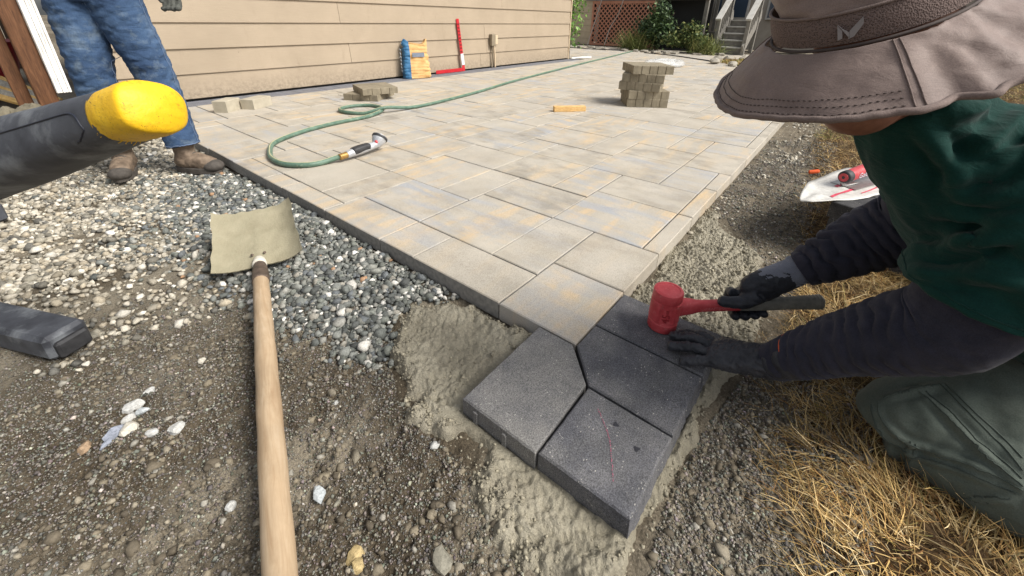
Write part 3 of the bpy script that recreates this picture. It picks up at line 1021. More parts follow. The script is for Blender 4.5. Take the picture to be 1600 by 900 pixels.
for q, (x, y, s, c) in enumerate(ST):
    bm = bmesh.new()
    bmesh.ops.create_icosphere(bm, subdivisions=2, radius=1)
    a = rng.uniform(0, 6.28); sq = rng.uniform(.6, .95); o3 = Vector((x * 50, y * 50, s * 900))
    cutn = [Vector(v_).normalized() for v_ in rng.normal(0, 1, (9, 3))]
    for v in bm.verts:
        for cn in cutn:                                  # chop flats so that it reads as broken rock
            d = v.co.dot(cn) - .66
            if d > 0: v.co -= cn * d
        v.co *= 1 + 0.12 * mnoise.noise(v.co * 1.6 + o3)
        v.co = Matrix.Rotation(a, 3, 'Z') @ Vector((v.co.x * s * 1.2, v.co.y * s * sq * 1.2, v.co.z * s * 0.8))
        v.co += Vector((x, y, float(ground_z(np.array([x]), np.array([y]))[0]) + s * 0.22))
    me = bpy.data.meshes.new('stone'); bm.to_mesh(me); bm.free()
    o = link('stone', me, M['stone'])
    colattr(o, 'Col', np.tile(cc[c] * .8, (len(me.vertices), 1)))
    tag(o, LABS[q], 'stone', 'stones lying on the soil')

# ------------------------------------------------------------------ house with lap siding
house = empty('house', (4.4, 5.1, 0), 'tan house wall of wide horizontal lap siding along the patio', 'house')
HX0, HX1, HY = 0.56, 8.28, 5.05
z = 0.022
prng2 = random.Random(11)
joints = {0: [2.95 + 2.5], 1: [3.03, 5.6], 2: [5.55], 3: [2.95], 4: [1.9, 6.0]}
for c in range(12):
    zb, zt = z + c * 0.2305, z + (c + 1) * 0.2305 + 0.018
    cuts = [HX0] + (joints.get(c) or [prng2.uniform(1.5, 3.5), prng2.uniform(4.5, 7)]) + [HX1]
    for a, b in zip(cuts[:-1], cuts[1:]):
        a2, b2 = a + 0.002, b - 0.002
        dy = prng2.uniform(-.0012, .0012)
        pf = [(HY - 0.016 + dy, zb), (HY - 0.017 + dy, zb + 0.003), (HY + 0.001 + dy, zt), (HY + 0.012 + dy, zt), (HY + 0.0 + dy, zb)]
        V = [(a2, y_, z_) for y_, z_ in pf] + [(b2, y_, z_) for y_, z_ in pf]
        F = [(i, i + 5, (i + 1) % 5 + 5, (i + 1) % 5) for i in range(5)] + [(0, 1, 2, 3, 4), (9, 8, 7, 6, 5)]
        mk('siding_board', V, F, M['siding'], house, False)
V, F = join(box((HX0 + .01, HY + 0.013, -0.1), (HX1 - 0.012, HY + 0.2, 2.8)))
mk('wall_core', V, F, M['shadow_gap'], house, False)
M['trim'] = simple('trim_paint', S(196, 176, 148), S(206, 186, 158), 8, 0.5)
# end wall of the house round the corner and the corner board
for c in range(12):
    zb = z + c * 0.2305
    V, F = box((HX1 + 0.004, HY + 0.002, zb), (HX1 + 0.016, HY + 3.5, zb + 0.228))
    mk('siding_board', V, F, M['siding'], house, False)
V, F = box((HX1 - 0.006, HY - 0.024, 0.0), (HX1 + 0.022, HY - 0.002, 2.8), 0.002)
mk('corner_board', V, F, M['trim'], house, False)
M['roof'] = simple('roof_shingle', S(70, 66, 62), S(96, 90, 84), 20, 0.9)
V = [(HX0 - .4, HY - .55, 2.74), (HX1 + .4, HY - .55, 2.74), (HX1 + .4, HY + 3.6, 4.3), (HX0 - .4, HY + 3.6, 4.3)]
V = V + [(x_, y_, z_ + .14) for x_, y_, z_ in V]
mk('roof', V, [(0, 3, 2, 1), (4, 5, 6, 7), (0, 1, 5, 4), (1, 2, 6, 5), (2, 3, 7, 6), (3, 0, 4, 7)], M['roof'], house, False)

# electrical box and conduit on the wall
M['grey_pvc'] = simple('box_paint', S(128, 116, 98), S(146, 134, 114), 30, 0.5)
eb = empty('outlet_box', (5.72, 5.0, 0), 'small grey weatherproof outlet box with conduit on siding', 'outlet box')
V, F = box((5.66, 4.965, 0.36), (5.76, 5.03, 0.55), 0.006); mk('box', V, F, M['grey_pvc'], eb, False)
V, F = box((5.765, 5.0, 0.38), (5.86, 5.032, 0.53), 0.005); mk('cover', V, F, M['trim'], eb, False)
V, F = tube([(5.71, 5.0, 0.37), (5.715, 5.0, 0.18), (5.70, 5.005, 0.0)], 0.014, 12); mk('conduit', V, F, M['grey_pvc'], eb)
V, F = tube([(5.76, 5.01, 0.36), (5.78, 5.01, 0.2), (5.79, 5.01, 0.0)], 0.017, 12); mk('conduit', V, F, M['trim'], eb)

# ------------------------------------------------------------------ four charcoal slabs being set
slab_defs = [
 ('dusty grey slab with one cut corner beside the shovel gravel', 'charcoal_grey', [(.465, .296), (.683, .301), (.7785, .396), (.7785, .507), (.466, .503)]),
 ('charcoal slab with pink chalk line, outermost on the mortar', 'charcoal', [(.472, .094), (.678, .091), (.679, .293), (.470, .291)]),
 ('charcoal slab with clipped corner under the fingers, between two charcoal slabs', 'charcoal', [(.6825, .091), (.886, .089), (.886, .386), (.783, .386), (.6855, .2965)]),
 ('charcoal slab under the red mallet, touching the patio', 'charcoal', [(.891, .088), (1.078, .088), (1.078, .385), (.891, .386)]),
]
for k, (lab, mt, poly) in enumerate(slab_defs):
    # subdivide the outline so that edges are chipped and uneven
    P = []
    for a, b in zip(poly, poly[1:] + poly[:1]):
        L = math.hypot(b[0] - a[0], b[1] - a[1]); n = max(1, int(L / 0.008))
        for i in range(n):
            t = i / n; P.append((a[0] + (b[0] - a[0]) * t, a[1] + (b[1] - a[1]) * t))
    P = np.array(P); c = P.mean(0)
    rough = np.where(P[:, 1] < 0.095, 0.004, 0.0009)
    nz = fbm(P[:, 0], P[:, 1], sc=70, oct=3, seed=70 + k)
    u = (P - c) / np.linalg.norm(P - c, axis=1)[:, None]
    P = P - u * (np.abs(nz) * rough)[:, None]
    V, F = prism(P, -0.058, 0.0006, 0.0035)
    n = len(P)
    V[:n, :2] += (u * np.where(P[:, 1] < 0.1, 0.006, 0.0)[:, None])        # split face leans out at the foot
    V[2 * n:, 2] += 0.0006 * fbm(V[2 * n:, 0], V[2 * n:, 1], sc=90, oct=2, seed=80 + k)
    sl_ = top('charcoal_slab', V, F, M[mt], lab, 'paving slab', 'charcoal slabs set in wet mortar', smooth=False)
    if k == 0:
        for yy in (.37, .455):
            V, F = box((.461, yy, -.057), (.4665, yy + .012, -.012), 0.001)
            mk('spacer_nib', V, F, M[mt], sl_, False)
    if k == 1:
        M['chalk'] = simple('pink_chalk', S(178, 92, 116), S(128, 92, 104), 300, 0.9)
        pts = [(.640, .248), (.612, .216), (.584, .190), (.545, .166), (.512, .146)]
        C = catmull(np.array(pts), 90); V = []; F = []
        C += rng.normal(0, .0006, C.shape)
        for i, q in enumerate(C):
            w = 0.0006 * (0.3 + abs(math.sin(i * 1.7)) + .6 * abs(math.sin(i * .37)))
            V += [(q[0] - w * .6, q[1] + w, .0019), (q[0] + w * .6, q[1] - w, .0019)]
            if i and i % 5 not in (2, 4): F.append((2 * i - 2, 2 * i - 1, 2 * i + 1, 2 * i))
        mk('chalk_line', V, F, M['chalk'], sl_, False)
        M['wet'] = simple('wet_spot', S(40, 40, 46), S(48, 48, 54), 90, 0.5)
        for (x, y) in ((.628, .197), (.604, .139)):
            t = np.linspace(0, 6.283, 18, endpoint=False); r = 0.0055 * (1 + .3 * np.sin(3 * t + x * 90))
            mk('wet_spot', np.stack([x + r * np.cos(t), y + r * np.sin(t), 0 * t + .0018], -1), [list(range(18))], M['wet'], sl_, False)

# ------------------------------------------------------------------ square shovel lying on the gravel
M['cement_film'] = simple('cement_film', S(138, 131, 108), S(156, 149, 126), 14, 0.8, 120, 0.6, 0.003, c3=S(146, 140, 117), scale3=30)
M['rust_steel'] = simple('dirty_steel', S(74, 64, 56), S(112, 96, 84), 60, 0.6, 90, 0.4, 0.002, metal=0.3)
def wood_mat(name, c1, c2, c3, axis, rot=(0, 0, 0)):
    n = NT(name)
    st = [5, 5, 5]; st[axis] = 0.5
    p = n.pos(tuple(st), False, rot)
    g = n.noise(p, 14, 6, 0.65, 0.8)
    c = n.ramp(g, [(0.3, c1), (0.55, c2), (0.75, c3)])
    c = n.mix(0.5, c, n.ramp(n.noise(n.pos(), 9, 6, 0.7), [(0.3, 0.72), (0.65, 1.08)]), 'MULTIPLY')
    return n.done(c, 0.62, n.bump(g, 0.35, 0.0015), spec=0.35)
M['handle_wood'] = wood_mat('handle_wood', S(168, 142, 112), S(186, 163, 134), S(196, 176, 150), 1, (0.0, 0.0, -0.3529))
M['pale_wood'] = wood_mat('pale_wood', S(192, 150, 92), S(222, 184, 124), S(232, 204, 150), 0)
sh = empty('shovel', (0.42, 1.5, -0.06), 'square point shovel with cement coated blade lying on gravel', 'shovel')
e = np.array([.931, -.366, 0]); a = math.radians(23)
pd = np.array([.366 * math.cos(a), .931 * math.cos(a), math.sin(a)]); nn = np.cross(e, pd)
if nn[2] < 0: nn = -nn
bc = np.array([.424, 1.493, -.046])
nu, nv = 29, 27
V = []; cols = []
for j in range(nv):
    v = j / (nv - 1)
    for i in range(nu):
        u = i / (nu - 1) * 2 - 1
        w = 0.142 * (1 - 0.05 * v) + 0.002 * math.sin(v * 9)
        lift = (0.046 if u > 0 else 0.024) * abs(u) ** 4 + 0.028 * (1 - v) ** 3 * 0.6 + 0.012 * v * v + 0.012 * math.exp(-(u / .16) ** 2) * math.exp(-(v / .35) ** 2)
        q = bc + e * (u * w) + pd * (v * 0.292) + nn * lift
        q = q + e * 0.0016 * math.sin(v * 23 + u) * (abs(u) > .96) + pd * 0.0025 * math.sin(u * 17) * (v > .95)
        V.append(q)
n0 = len(V)
V += [q - nn * 0.0045 for q in V[:n0]]
F = []
for j in range(nv - 1):
    for i in range(nu - 1):
        q = j * nu + i
        F.append((q, q + 1, q + nu + 1, q + nu)); F.append((n0 + q, n0 + q + nu, n0 + q + nu + 1, n0 + q + 1))
bd = [i for i in range(nu)] + [j * nu + nu - 1 for j in range(1, nv)] + [(nv - 1) * nu + i for i in range(nu - 2, -1, -1)] + [j * nu for j in range(nv - 2, 0, -1)]
for p_, q_ in zip(bd, bd[1:] + bd[:1]): F.append((q_, p_, n0 + p_, n0 + q_))
V = np.array(V)
up = normals(V, F)
k = up[:, 2] > 0.2
V[k] += nn * (0.0016 * fbm(V[k, 0], V[k, 1], sc=60, oct=4, seed=91))[:, None]
bld = mk('blade', V, F, M['cement_film'], sh, True, 60)
for k_ in (-1, 1):
    V, F = lathe([(.0055, 0), (.0055, .0015), (.003, .003), (.0005, .0033)], 12, nn, bc + e * (.02 * k_) + pd * .055 + nn * .021); mk('rivet', V, F, M['rust_steel'], bld)
hs = np.array([.415, 1.468, -.022]); he = np.array([-.03, .26, .035])
hd = (he - hs) / np.linalg.norm(he - hs)
V, F = sweep([hs - hd * .045 + np.array([0, 0, .002]), hs, hs + hd * .06, hs + hd * .115], [.011, .021, .0255, .0262], n=24, m=24, ref=(0, .1, 1), round_ends=(.02, 0))
mk('socket', V, F, M['rust_steel'], sh)
V, F = sweep([hs - hd * .058, hs - hd * .045, hs - hd * .01], [.012, .019, .0235], n=20, m=10, ref=(0, .1, 1), round_ends=(.012, 0))
mk('cement_splash', V + np.array([0, 0, .004]), F, simple('dried_cement', S(196, 190, 176), S(214, 208, 196), 60, .85), sh)
V, F = sweep([hs + hd * .10, hs + hd * .5, hs + hd * .9, he], [.0235, .0245, .0245, .023], n=28, m=70, ref=(0, .1, 1),
             fn=lambda t, th, s: 0.0005 * np.sin(s * 40 + th * 2) + 0.0004 * fbm(s, th, sc=8, oct=2, seed=5), round_ends=(0, .012))
mk('handle', V, F, M['handle_wood'], sh)

# ------------------------------------------------------------------ red dead-blow mallet
def redplastic(name, a, b):
    n = NT(name); p = n.pos()
    c = n.ramp(n.noise(p, 30, 6, .7), [(.35, a), (.7, b)])
    c = n.mix(n.ramp(n.noise(p, 70, 5, .75), [(.56, 0.), (.74, .4)]), c, S(206, 160, 152))
    return n.done(c, .5, n.bump(n.noise(p, 180, 3), .25, .001), spec=.4)
M['red'] = redplastic('red_urethane', S(176, 56, 62), S(200, 80, 86))
M['grip_grey'] = simple('grip_rubber', S(98, 98, 93), S(128, 126, 119), 50, .75, 300, .5, .001)
ml = empty('mallet', (1.005, .235, 0), 'red dead blow mallet standing upright on a charcoal slab', 'mallet')
mb = np.array([1.006, .237, .001])
hs = np.array([1.035, .200, .070]); he = np.array([1.186, -.100, .146])
hax = (he - hs) / np.linalg.norm(he - hs)
# head: turned profile with flats cut on the sides
R0 = .040
prof = [(.034, 0), (.0385, .0015), (R0, .005), (R0, .026), (.0375, .029), (.0375, .030), (R0 + .001, .034), (R0 + .001, .094), (.0385, .097), (.0385, .098), (R0, .101), (R0, .122), (.0385, .1255), (.034, .127), (.030, .1275), (.0295, .1265), (.001, .1265)]
V, F = lathe(prof, 48)
sx_, sy_, sz_ = frame(np.array([hax[0], hax[1], 0]), (0, 0, 1))
for i, v in enumerate(V):
    if .032 < v[2] < .096:
        d_ = v[0] * sz_[0] + v[1] * sz_[1]
        lim = .0335
        if abs(d_) > lim:
            V[i, :2] -= sz_[:2] * (d_ - math.copysign(lim, d_))
head_o = mk('head', V + mb, F, M['red'], ml, True, 35)
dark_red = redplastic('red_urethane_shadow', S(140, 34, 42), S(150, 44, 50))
# raised cartouche and number on the flat that faces the camera side
out = -sz_ if (-sz_) @ np.array([-1, -.2, 0]) > 0 else sz_
up_ = np.array([0, 0, 1.0]); rt_ = np.cross(up_, out)
fc = mb + np.array([0, 0, .063]) + out * .0336
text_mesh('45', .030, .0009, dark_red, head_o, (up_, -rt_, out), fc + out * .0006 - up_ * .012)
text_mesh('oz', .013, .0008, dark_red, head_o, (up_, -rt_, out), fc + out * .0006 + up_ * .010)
cart = [(-.019, -.026), (.019, -.026), (.019, .019), (.012, .028), (-.012, .028), (-.019, .019), (-.019, -.026)]
V, F = tube([fc + rt_ * x_ + up_ * y_ for x_, y_ in cart], .0009, 6, 60); mk('raised_border', V, F, M['red'], head_o)
V, F = sweep([hs - hax * .012, hs + hax * .02, hs + hax * .045, hs + hax * .09, hs + hax * .15], [(.024, .022), (.021, .018), (.0165, .013), (.0155, .0125), (.0155, .0125)], n=24, m=30, ref=(0, 0, 1), power=3.2)
mk('shaft', V, F, M['red'], ml, True, 50)
s_out = np.cross(hax, up_); s_out = s_out if s_out @ np.array([-1, -.3, 0]) > 0 else -s_out
s_up = np.cross(s_out, hax); s_up = s_up if s_up[2] > 0 else -s_up
text_mesh('CRAFTSMAN', .0105, .0003, simple('pale_red', S(206, 120, 120), S(190, 100, 104), 80, .6), ml, (hax, s_up, s_out), hs + hax * .088 + s_out * .0132 - s_up * .002)
V, F = sweep([hs + hax * .145, hs + hax * .2, hs + hax * .26, hs + hax * .325, he], [(.0165, .0135), (.0175, .0145), (.0165, .014), (.0185, .016), (.0195, .017)], n=28, m=110, ref=(0, 0, 1), power=2.8,
             fn=lambda t, th, s: 0.0004 * np.sign(np.sin(s * 900)) * (t > .4) * (t < .9), round_ends=(0, .012))
mk('grip', V, F, M['grip_grey'], ml)

# ------------------------------------------------------------------ garden hose with spray nozzle
def hose_mat():
    n = NT('hose_vinyl'); p = n.pos()
    c = n.ramp(n.noise(p, 18, 5, .65), [(.35, S(70, 98, 84)), (.65, S(104, 130, 114))])
    c = n.mix(n.ramp(n.noise(p, 60, 5, .7), [(.55, 0.), (.72, .6)]), c, S(170, 172, 152))
    return n.done(c, .5, n.bump(n.noise(p, 150, 3), .2, .001), spec=.4)
M['hose'] = hose_mat()
gh = empty('garden_hose', (1.2, 2.3, 0), 'green garden hose curled on the pavers with spray nozzle', 'hose')
hp = [(1.209,2.241),(1.165,2.262),(1.09,2.28),(1.015,2.303),(.945,2.40),(.935,2.53),(.975,2.68),(1.10,2.90),(1.361,3.05),(1.652,3.12),(1.952,3.14),(2.16,3.215),(2.27,3.37),(2.27,3.53),(2.16,3.63),(2.02,3.62),(1.945,3.53),(1.95,3.40),(2.03,3.27),(2.20,3.20),(2.45,3.18),(2.782,3.203),(3.6,3.36),(4.488,3.60),(5.8,3.88),(7.129,4.15),(9.6,4.62),(12.3,5.15)]
r = .0155
hz = [r + .022, r + .012, r, r, r, r, r, r, r, r, r, r + .01, r + .002, r, r, r, r, r, r + .0, r + .035, r + .004] + [r] * 7
hp3 = [(x, y, z + .001) for (x, y), z in zip(hp, hz)]
V, F = sweep(hp3, [r] * len(hp3), n=14, m=420, ref=(0.0, 0.0, 1))
ho = mk('hose', V, F, M['hose'], gh)
V, F = sweep([(x, y, z + .0152) for x, y, z in hp3], [(.0012, .004)] * len(hp3), n=6, m=420, ref=(0, 0, 1))
mk('stripe', V, F, simple('stripe_vinyl', S(196, 188, 146), S(160, 166, 136), 40, .6), ho)
M['brass'] = simple('brass', S(150, 116, 62), S(186, 150, 92), 60, .45, metal=.6)
M['silver'] = simple('silver_plastic', S(170, 172, 176), S(206, 208, 212), 40, .35, metal=.35)
M['black_rubber'] = simple('black_rubber', S(34, 34, 36), S(60, 60, 62), 50, .6, 200, .3, .001)
c0 = np.array([1.205, 2.243, .036]); c1 = np.array([1.46, 2.262, .052]); cd = (c1 - c0) / np.linalg.norm(c1 - c0)
V, F = sweep([c0 - cd * .02, c0 + cd * .035], [.019, .019], n=16, m=8, ref=(0, 0, 1), fn=lambda t, th, s: .001 * np.sin(th * 8)); mk('coupling', V, F, M['brass'], gh)
nz = mk('nozzle', *sweep([c0 + cd * .03, c0 + cd * .06, c0 + cd * .14, c0 + cd * .2, c0 + cd * .245], [.021, .024, .027, .025, .022], n=22, m=40, ref=(0, 0, 1)), M['silver'], gh)
V, F = sweep([c0 + cd * .065 + [0, 0, .006], c0 + cd * .12 + [0, 0, .008], c0 + cd * .2 + [0, 0, .006]], [(.022, .0275), (.0225, .0285), (.021, .0265)], n=20, m=24, ref=(0, 0, 1), power=3, round_ends=(.015, .015)); mk('grip', V, F, M['black_rubber'], nz)
hc = c0 + cd * .262 + np.array([.015, .01, .018]); hx = np.array([.55, .15, .55])
V, F = lathe([(.02, -.045), (.03, -.03), (.044, .0), (.048, .02), (.047, .03), (.040, .034), (.038, .030), (.002, .030)], 28, hx, hc); mk('spray_head', V, F, M['silver'], nz, True, 40)
V, F = lathe([(.049, .012), (.0505, .016), (.0505, .024), (.049, .028)], 28, hx, hc); mk('dial_ring', V, F, M['black_rubber'], nz, True, 40)
V, F = ellipsoid(hc + np.array([-.03, -.02, .0]), (.012, .012, .012)); mk('trigger', V, F, M['red'], nz)

# ------------------------------------------------------------------ loose concrete slabs and blocks on the patio
def ribbed_mat():
    n = NT('raw_concrete'); p = n.pos()
    c = n.ramp(n.noise(p, 9, 6, .65), [(.3, S(126, 117, 99)), (.7, S(158, 148, 128))])
    c = n.mix(.7, c, n.ramp(n.noise(p, 260, 3), [(.3, .75), (.7, 1.15)]), 'MULTIPLY')
    st = n.pos((26, 26, 1))
    c = n.mix(.5, c, n.ramp(n.noise(st, 2.5, 4, .6), [(.35, .78), (.65, 1.05)]), 'MULTIPLY')
    return n.done(c, .92, n.bump(n.noise(p, 220, 4, .7), .6, .002), spec=.25)
M['raw'] = ribbed_mat()
def rib_slab(sx, sy, sz, nribs=4):
    """slab with shallow vertical spacer grooves on its sides"""
    P = []
    g = .006; gw = .007
    for (ax, ay, bx, by) in ((-sx, -sy, sx, -sy), (sx, -sy, sx, sy), (sx, sy, -sx, sy), (-sx, sy, -sx, -sy)):
        dx, dy = bx - ax, by - ay; L = math.hypot(dx, dy); ux, uy = dx / L, dy / L; nx, ny = -uy, ux
        P.append((ax, ay))
        for k in range(nribs):
            s = L * (k + 1) / (nribs + 1) 
            for q, dep in ((s - gw, 0), (s - gw * .4, g), (s + gw * .4, g), (s + gw, 0)):
                P.append((ax + ux * q + nx * dep, ay + uy * q + ny * dep))
    return prism(P, 0, sz, .003)
def lay_slab(label, group, x, y, z, rz, sx, sy, sz, ribs=3, name='loose_slab', cat='paving slab', tilt=(0, 0), mat='raw'):
    V, F = rib_slab(sx / 2, sy / 2, sz, ribs)
    V, F = xform((V, F), (x, y, z), (tilt[0], tilt[1], rz))
    return top(name, V, F, M[mat], label, cat, group, smooth=False)
base = np.array([4.30, 1.66]); ang = math.atan2(-.33, .224)
ords = ['bottom', 'second', 'middle', 'fourth', 'top']
dxy = [(0, 0, .0), (0, .005, .05), (-.02, .03, -.34), (-.01, .02, -.28), (.01, .01, .10)]
for k in range(5):
    lay_slab({0: 'bottom concrete slab of the pile of five on the patio', 1: 'concrete slab lying second from the bottom in the pile of five', 2: 'middle concrete slab of the pile of five, turned askew', 3: 'concrete slab just under the top one in the pile of five', 4: 'top concrete slab of the pile of five on the patio'}[k],
             'concrete slabs piled five high', base[0] + dxy[k][0], base[1] + dxy[k][1], .0015 + k * .0795, ang + dxy[k][2], .40, .40, .079, 4)
lay_slab('lower concrete slab of the pair stacked near the siding', 'concrete slabs piled two high', 2.56, 3.99, .0015, math.radians(-60), .37, .41, .062, 3)
lay_slab('upper concrete slab of the pair stacked near the siding', 'concrete slabs piled two high', 2.60, 3.94, .064, math.radians(-18), .36, .40, .062, 3)
M['raw_pale'] = simple('pale_concrete', S(164, 156, 139), S(184, 176, 158), 14, .9, 160, .5, .002)
lay_slab('small pale concrete block standing end on near the jeans', 'small cut concrete blocks', 1.31, 4.30, .0015, math.radians(38), .20, .12, .10, 0, 'concrete_block', 'block', mat='raw_pale')
lay_slab('small pale concrete block lying lengthwise beside another block', 'small cut concrete blocks', 1.55, 4.29, .0015, math.radians(30), .24, .13, .088, 0, 'concrete_block', 'block', mat='raw_pale')
V, F = xform(box((-.155, -.03, 0), (.155, .03, .048), .002), (3.43, 2.03, .0015), (0, 0, math.radians(-42)))
top('wood_block', V, F, M['pale_wood'], 'short offcut of pale lumber lying on the pavers', 'wood block', smooth=False)
# crumpled clear wrap behind the pile
n = NT('clear_wrap'); M['wrap'] = n.done((.85, .87, .88, 1), .12, None, spec=.6, Alpha=.35)
V, F = ellipsoid((8.5, 2.95, .05), (.5, .35, .06), None, 40, 20)
V, F = crumple((V, F), .06, 9, 4, 7, True); V[:, 2] = np.maximum(V[:, 2], .002)
top('plastic_wrap', V, F, M['wrap'], 'crumpled clear plastic wrap behind the pile of five slabs', 'plastic wrap')

# ------------------------------------------------------------------ paper bag against the wall
def bag_mat():
    n = NT('kraft_paper'); p = n.pos()
    c = n.ramp(n.noise(p, 14, 6, .65), [(.3, S(196, 152, 96)), (.7, S(222, 184, 130))])
    return n.done(c, .8, n.bump(n.noise(n.pos((1, 1, 2.5)), 30, 5, .7), .7, .006), spec=.3)
M['kraft'] = bag_mat()
M['bag_blue'] = simple('blue_print', S(38, 92, 134), S(58, 116, 158), 20, .6, 40, .4, .004)
bag = empty('paper_bag', (3.9, 4.92, 0), 'brown paper bag with blue side panel leaning on the siding', 'bag')
V, F = box((0, 0, 0), (1, 1, 1))
nu, nv = 40, 48
def bag_pt(u, v):
    """u round the section 0..1, v up"""
    pw = .37 * (1 - .12 * v) * (1 + .03 * math.sin(v * 7)); pdp = .15 * (1 - .45 * v ** 2.2)
    t = u * 2 * math.pi
    e_ = .35
    x = math.copysign(abs(math.cos(t)) ** e_, math.cos(t)) * pw / 2; y = math.copysign(abs(math.sin(t)) ** e_, math.sin(t)) * pdp / 2
    return x, y
V = []
for j in range(nv):
    v = j / (nv - 1)
    for i in range(nu):
        x, y = bag_pt(i / nu, v)
        z_ = v * .485 + (.035 * math.sin(i * .55) * (v > .85) * (v - .85) / .15)
        V.append((x, y + .05 * v, z_))
F = [(j * nu + i, j * nu + (i + 1) % nu, (j + 1) * nu + (i + 1) % nu, (j + 1) * nu + i) for j in range(nv - 1) for i in range(nu)]
F += [list(range(nu))[::-1]]
V = np.array(V)
N_ = normals(V, [f for f in F if len(f) == 4])
d_ = .014 * (.5 - np.abs(fbm(V[:, 0] * .7, V[:, 1], V[:, 2] * 2.4, 9, 4, 77))) + .006 * fbm(V[:, 0], V[:, 1], V[:, 2], 24, 3, 78)
V += N_ * d_[:, None] * 1.5
V[:, 2] = np.maximum(V[:, 2], 0.003)
ca, sa = math.cos(math.radians(-24)), math.sin(math.radians(-24))
W = V.copy(); W[:, 0] = V[:, 0] * ca - V[:, 1] * sa; W[:, 1] = V[:, 0] * sa + V[:, 1] * ca
W += np.array([3.92, 4.86, 0])
Fb = [f for f in F if not (len(f) == 4 and V[list(f), 0].mean() < -.075)]
Fs = [f for f in F if len(f) == 4 and V[list(f), 0].mean() < -.075]
mk('paper_body', W, Fb, M['kraft'], bag)
mk('blue_panel', W, Fs, M['bag_blue'], bag)
rt_ = np.array([ca, sa, 0]); ou_ = np.array([sa, -ca, 0]); upv = np.array([0, .08, 1.0]); upv /= np.linalg.norm(upv)
fr = np.array([3.92, 4.86, 0]) + ou_ * .083 + rt_ * .035
V, F = box((-.085, -.028, -.004), (.085, .028, .0), 0)
mk('grey_print', *xform((V, F), fr + np.array([0, .03, .315]) + ou_ * .0, basis=(rt_, upv, ou_)), simple('grey_ink', S(112, 122, 138), S(132, 140, 154), 30, .8), bag, False)
li = -rt_ * .188 + np.array([3.92, 4.86, 0])
white = simple('white_ink', S(196, 206, 214), S(214, 220, 226), 30, .8); M['white'] = white
for k in range(7):
    c_ = li - rt_ * .0135 + np.array([0, .012 + .006 * k / 7, .10 + .046 * k])
    V, F = tube([c_ + upv * (-.016) + ou_ * .018, c_ + upv * .004 + ou_ * (.03 - .012 * (k % 3)), c_ + upv * .016 - ou_ * .016, c_ + upv * (.002 * k - .01) - ou_ * .028], .0028, 5, 14)
    mk('printed_mark', V, F, white, bag)

# ------------------------------------------------------------------ red framing square leaning on the wall
M['red_metal'] = simple('red_anodised', S(176, 26, 36), S(196, 40, 48), 30, .4)
sq = empty('framing_square', (4.95, 4.99, 0), 'red L shaped layout square leaning on the siding', 'square')
def bar(a, b, w, t, up):
    a = np.array(a, float); b = np.array(b, float)
    x_, y_, z_ = frame(b - a, up); L = np.linalg.norm(b - a)
    return xform(box((0, -w / 2, -t / 2), (L, w / 2, t / 2), .001), a, basis=(x_, y_, z_))
V, F = bar((4.975, 4.975, .004), (4.915, 5.025, .78), .058, .006, (1, 0, 0)); mk('long_arm', V, F, M['red_metal'], sq, False)
V, F = bar((4.94, 4.975, .030), (4.36, 4.952, .034), .052, .006, (0, 0, 1)); mk('short_arm', V, F, M['red_metal'], sq, False)
V, F = bar((4.968, 4.975, .10), (4.9525, 4.988, .27), .060, .0085, (1, 0, 0)); mk('white_label', V, F, white, sq, False)
for k in range(9):
    t_ = .30 + k * .05
    p_ = np.array([4.975, 4.975, .004]) * (1 - t_ / .78) + np.array([4.915, 5.025, .78]) * (t_ / .78)
    V, F = bar(p_ + [-.02, -.005, 0], p_ + [.018, -.005, 0], .022, .003, (0, 0, 1)); mk('slot', V, F, simple('dark_slot', S(110, 14, 22), S(120, 20, 26), 30, .6) if k == 0 else bpy.data.materials['dark_slot'], sq, False)

# ------------------------------------------------------------------ people: cloth materials
def cloth_mat(name, c1, c2, weave=900, rough=.85, bd=.0006, big=12, fold=.0, c3=None, sheen=.2):
    n = NT(name); p = n.pos()
    c = n.ramp(n.noise(p, big, 5, .6), [(.3, c1), (.7, c2)])
    if c3 is not None:
        c = n.mix(n.ramp(n.noise(p, 7, 6, .7), [(.5, 0.), (.72, .8)]), c, c3)
    h = n.noise(p, weave, 2, .5)
    c = n.mix(.8, c, n.ramp(n.noise(p, weave * .55, 3, .7), [(.3, .72), (.5, 1.), (.7, 1.22)]), 'MULTIPLY')
    nm = n.bump(h, .5, bd * 1.6)
    if fold:
        nm = n.bump(n.noise(n.pos((1, 1, 2.4)), 22, 4, .6, .8), .6, fold, nm)
    return n.done(c, rough, nm, spec=.12 if rough > .8 else .3, **{'Sheen Weight': sheen * .4})
M['skin'] = simple('skin', S(116, 78, 62), S(146, 102, 82), 60, .5, 200, .2, .0006)
M['shirt'] = cloth_mat('green_jersey', S(16, 50, 45), S(24, 62, 56), 900, .9, .0005, 14, .006)
M['under'] = cloth_mat('navy_knit', S(44, 45, 56), S(58, 58, 70), 900, .9, .0006, 20, .001)
M['pants'] = cloth_mat('grey_green_canvas', S(78, 86, 80), S(98, 106, 98), 800, .85, .0006, 9, .002, S(98, 104, 96))
M['hat'] = cloth_mat('taupe_nylon', S(116, 100, 94), S(134, 117, 110), 1400, .6, .0003, 6, .0025, S(146, 128, 120), .3)
M['hat_mesh'] = None
def mesh_band():
    n = NT('taupe_mesh_band'); p = n.pos()
    v = n.voro(p, 520, 'F1')
    c = n.ramp(v, [(.15, S(70, 60, 57)), (.5, S(116, 100, 95))])
    return n.done(c, .8, n.bump(v, .8, .0012), spec=.25)
M['hat_mesh'] = mesh_band()
M['hat_pipe'] = cloth_mat('taupe_binding', S(112, 98, 92), S(128, 112, 106), 900, .8)
M['stitch'] = simple('dark_stitch', S(62, 52, 50), S(76, 66, 62), 60, .8)
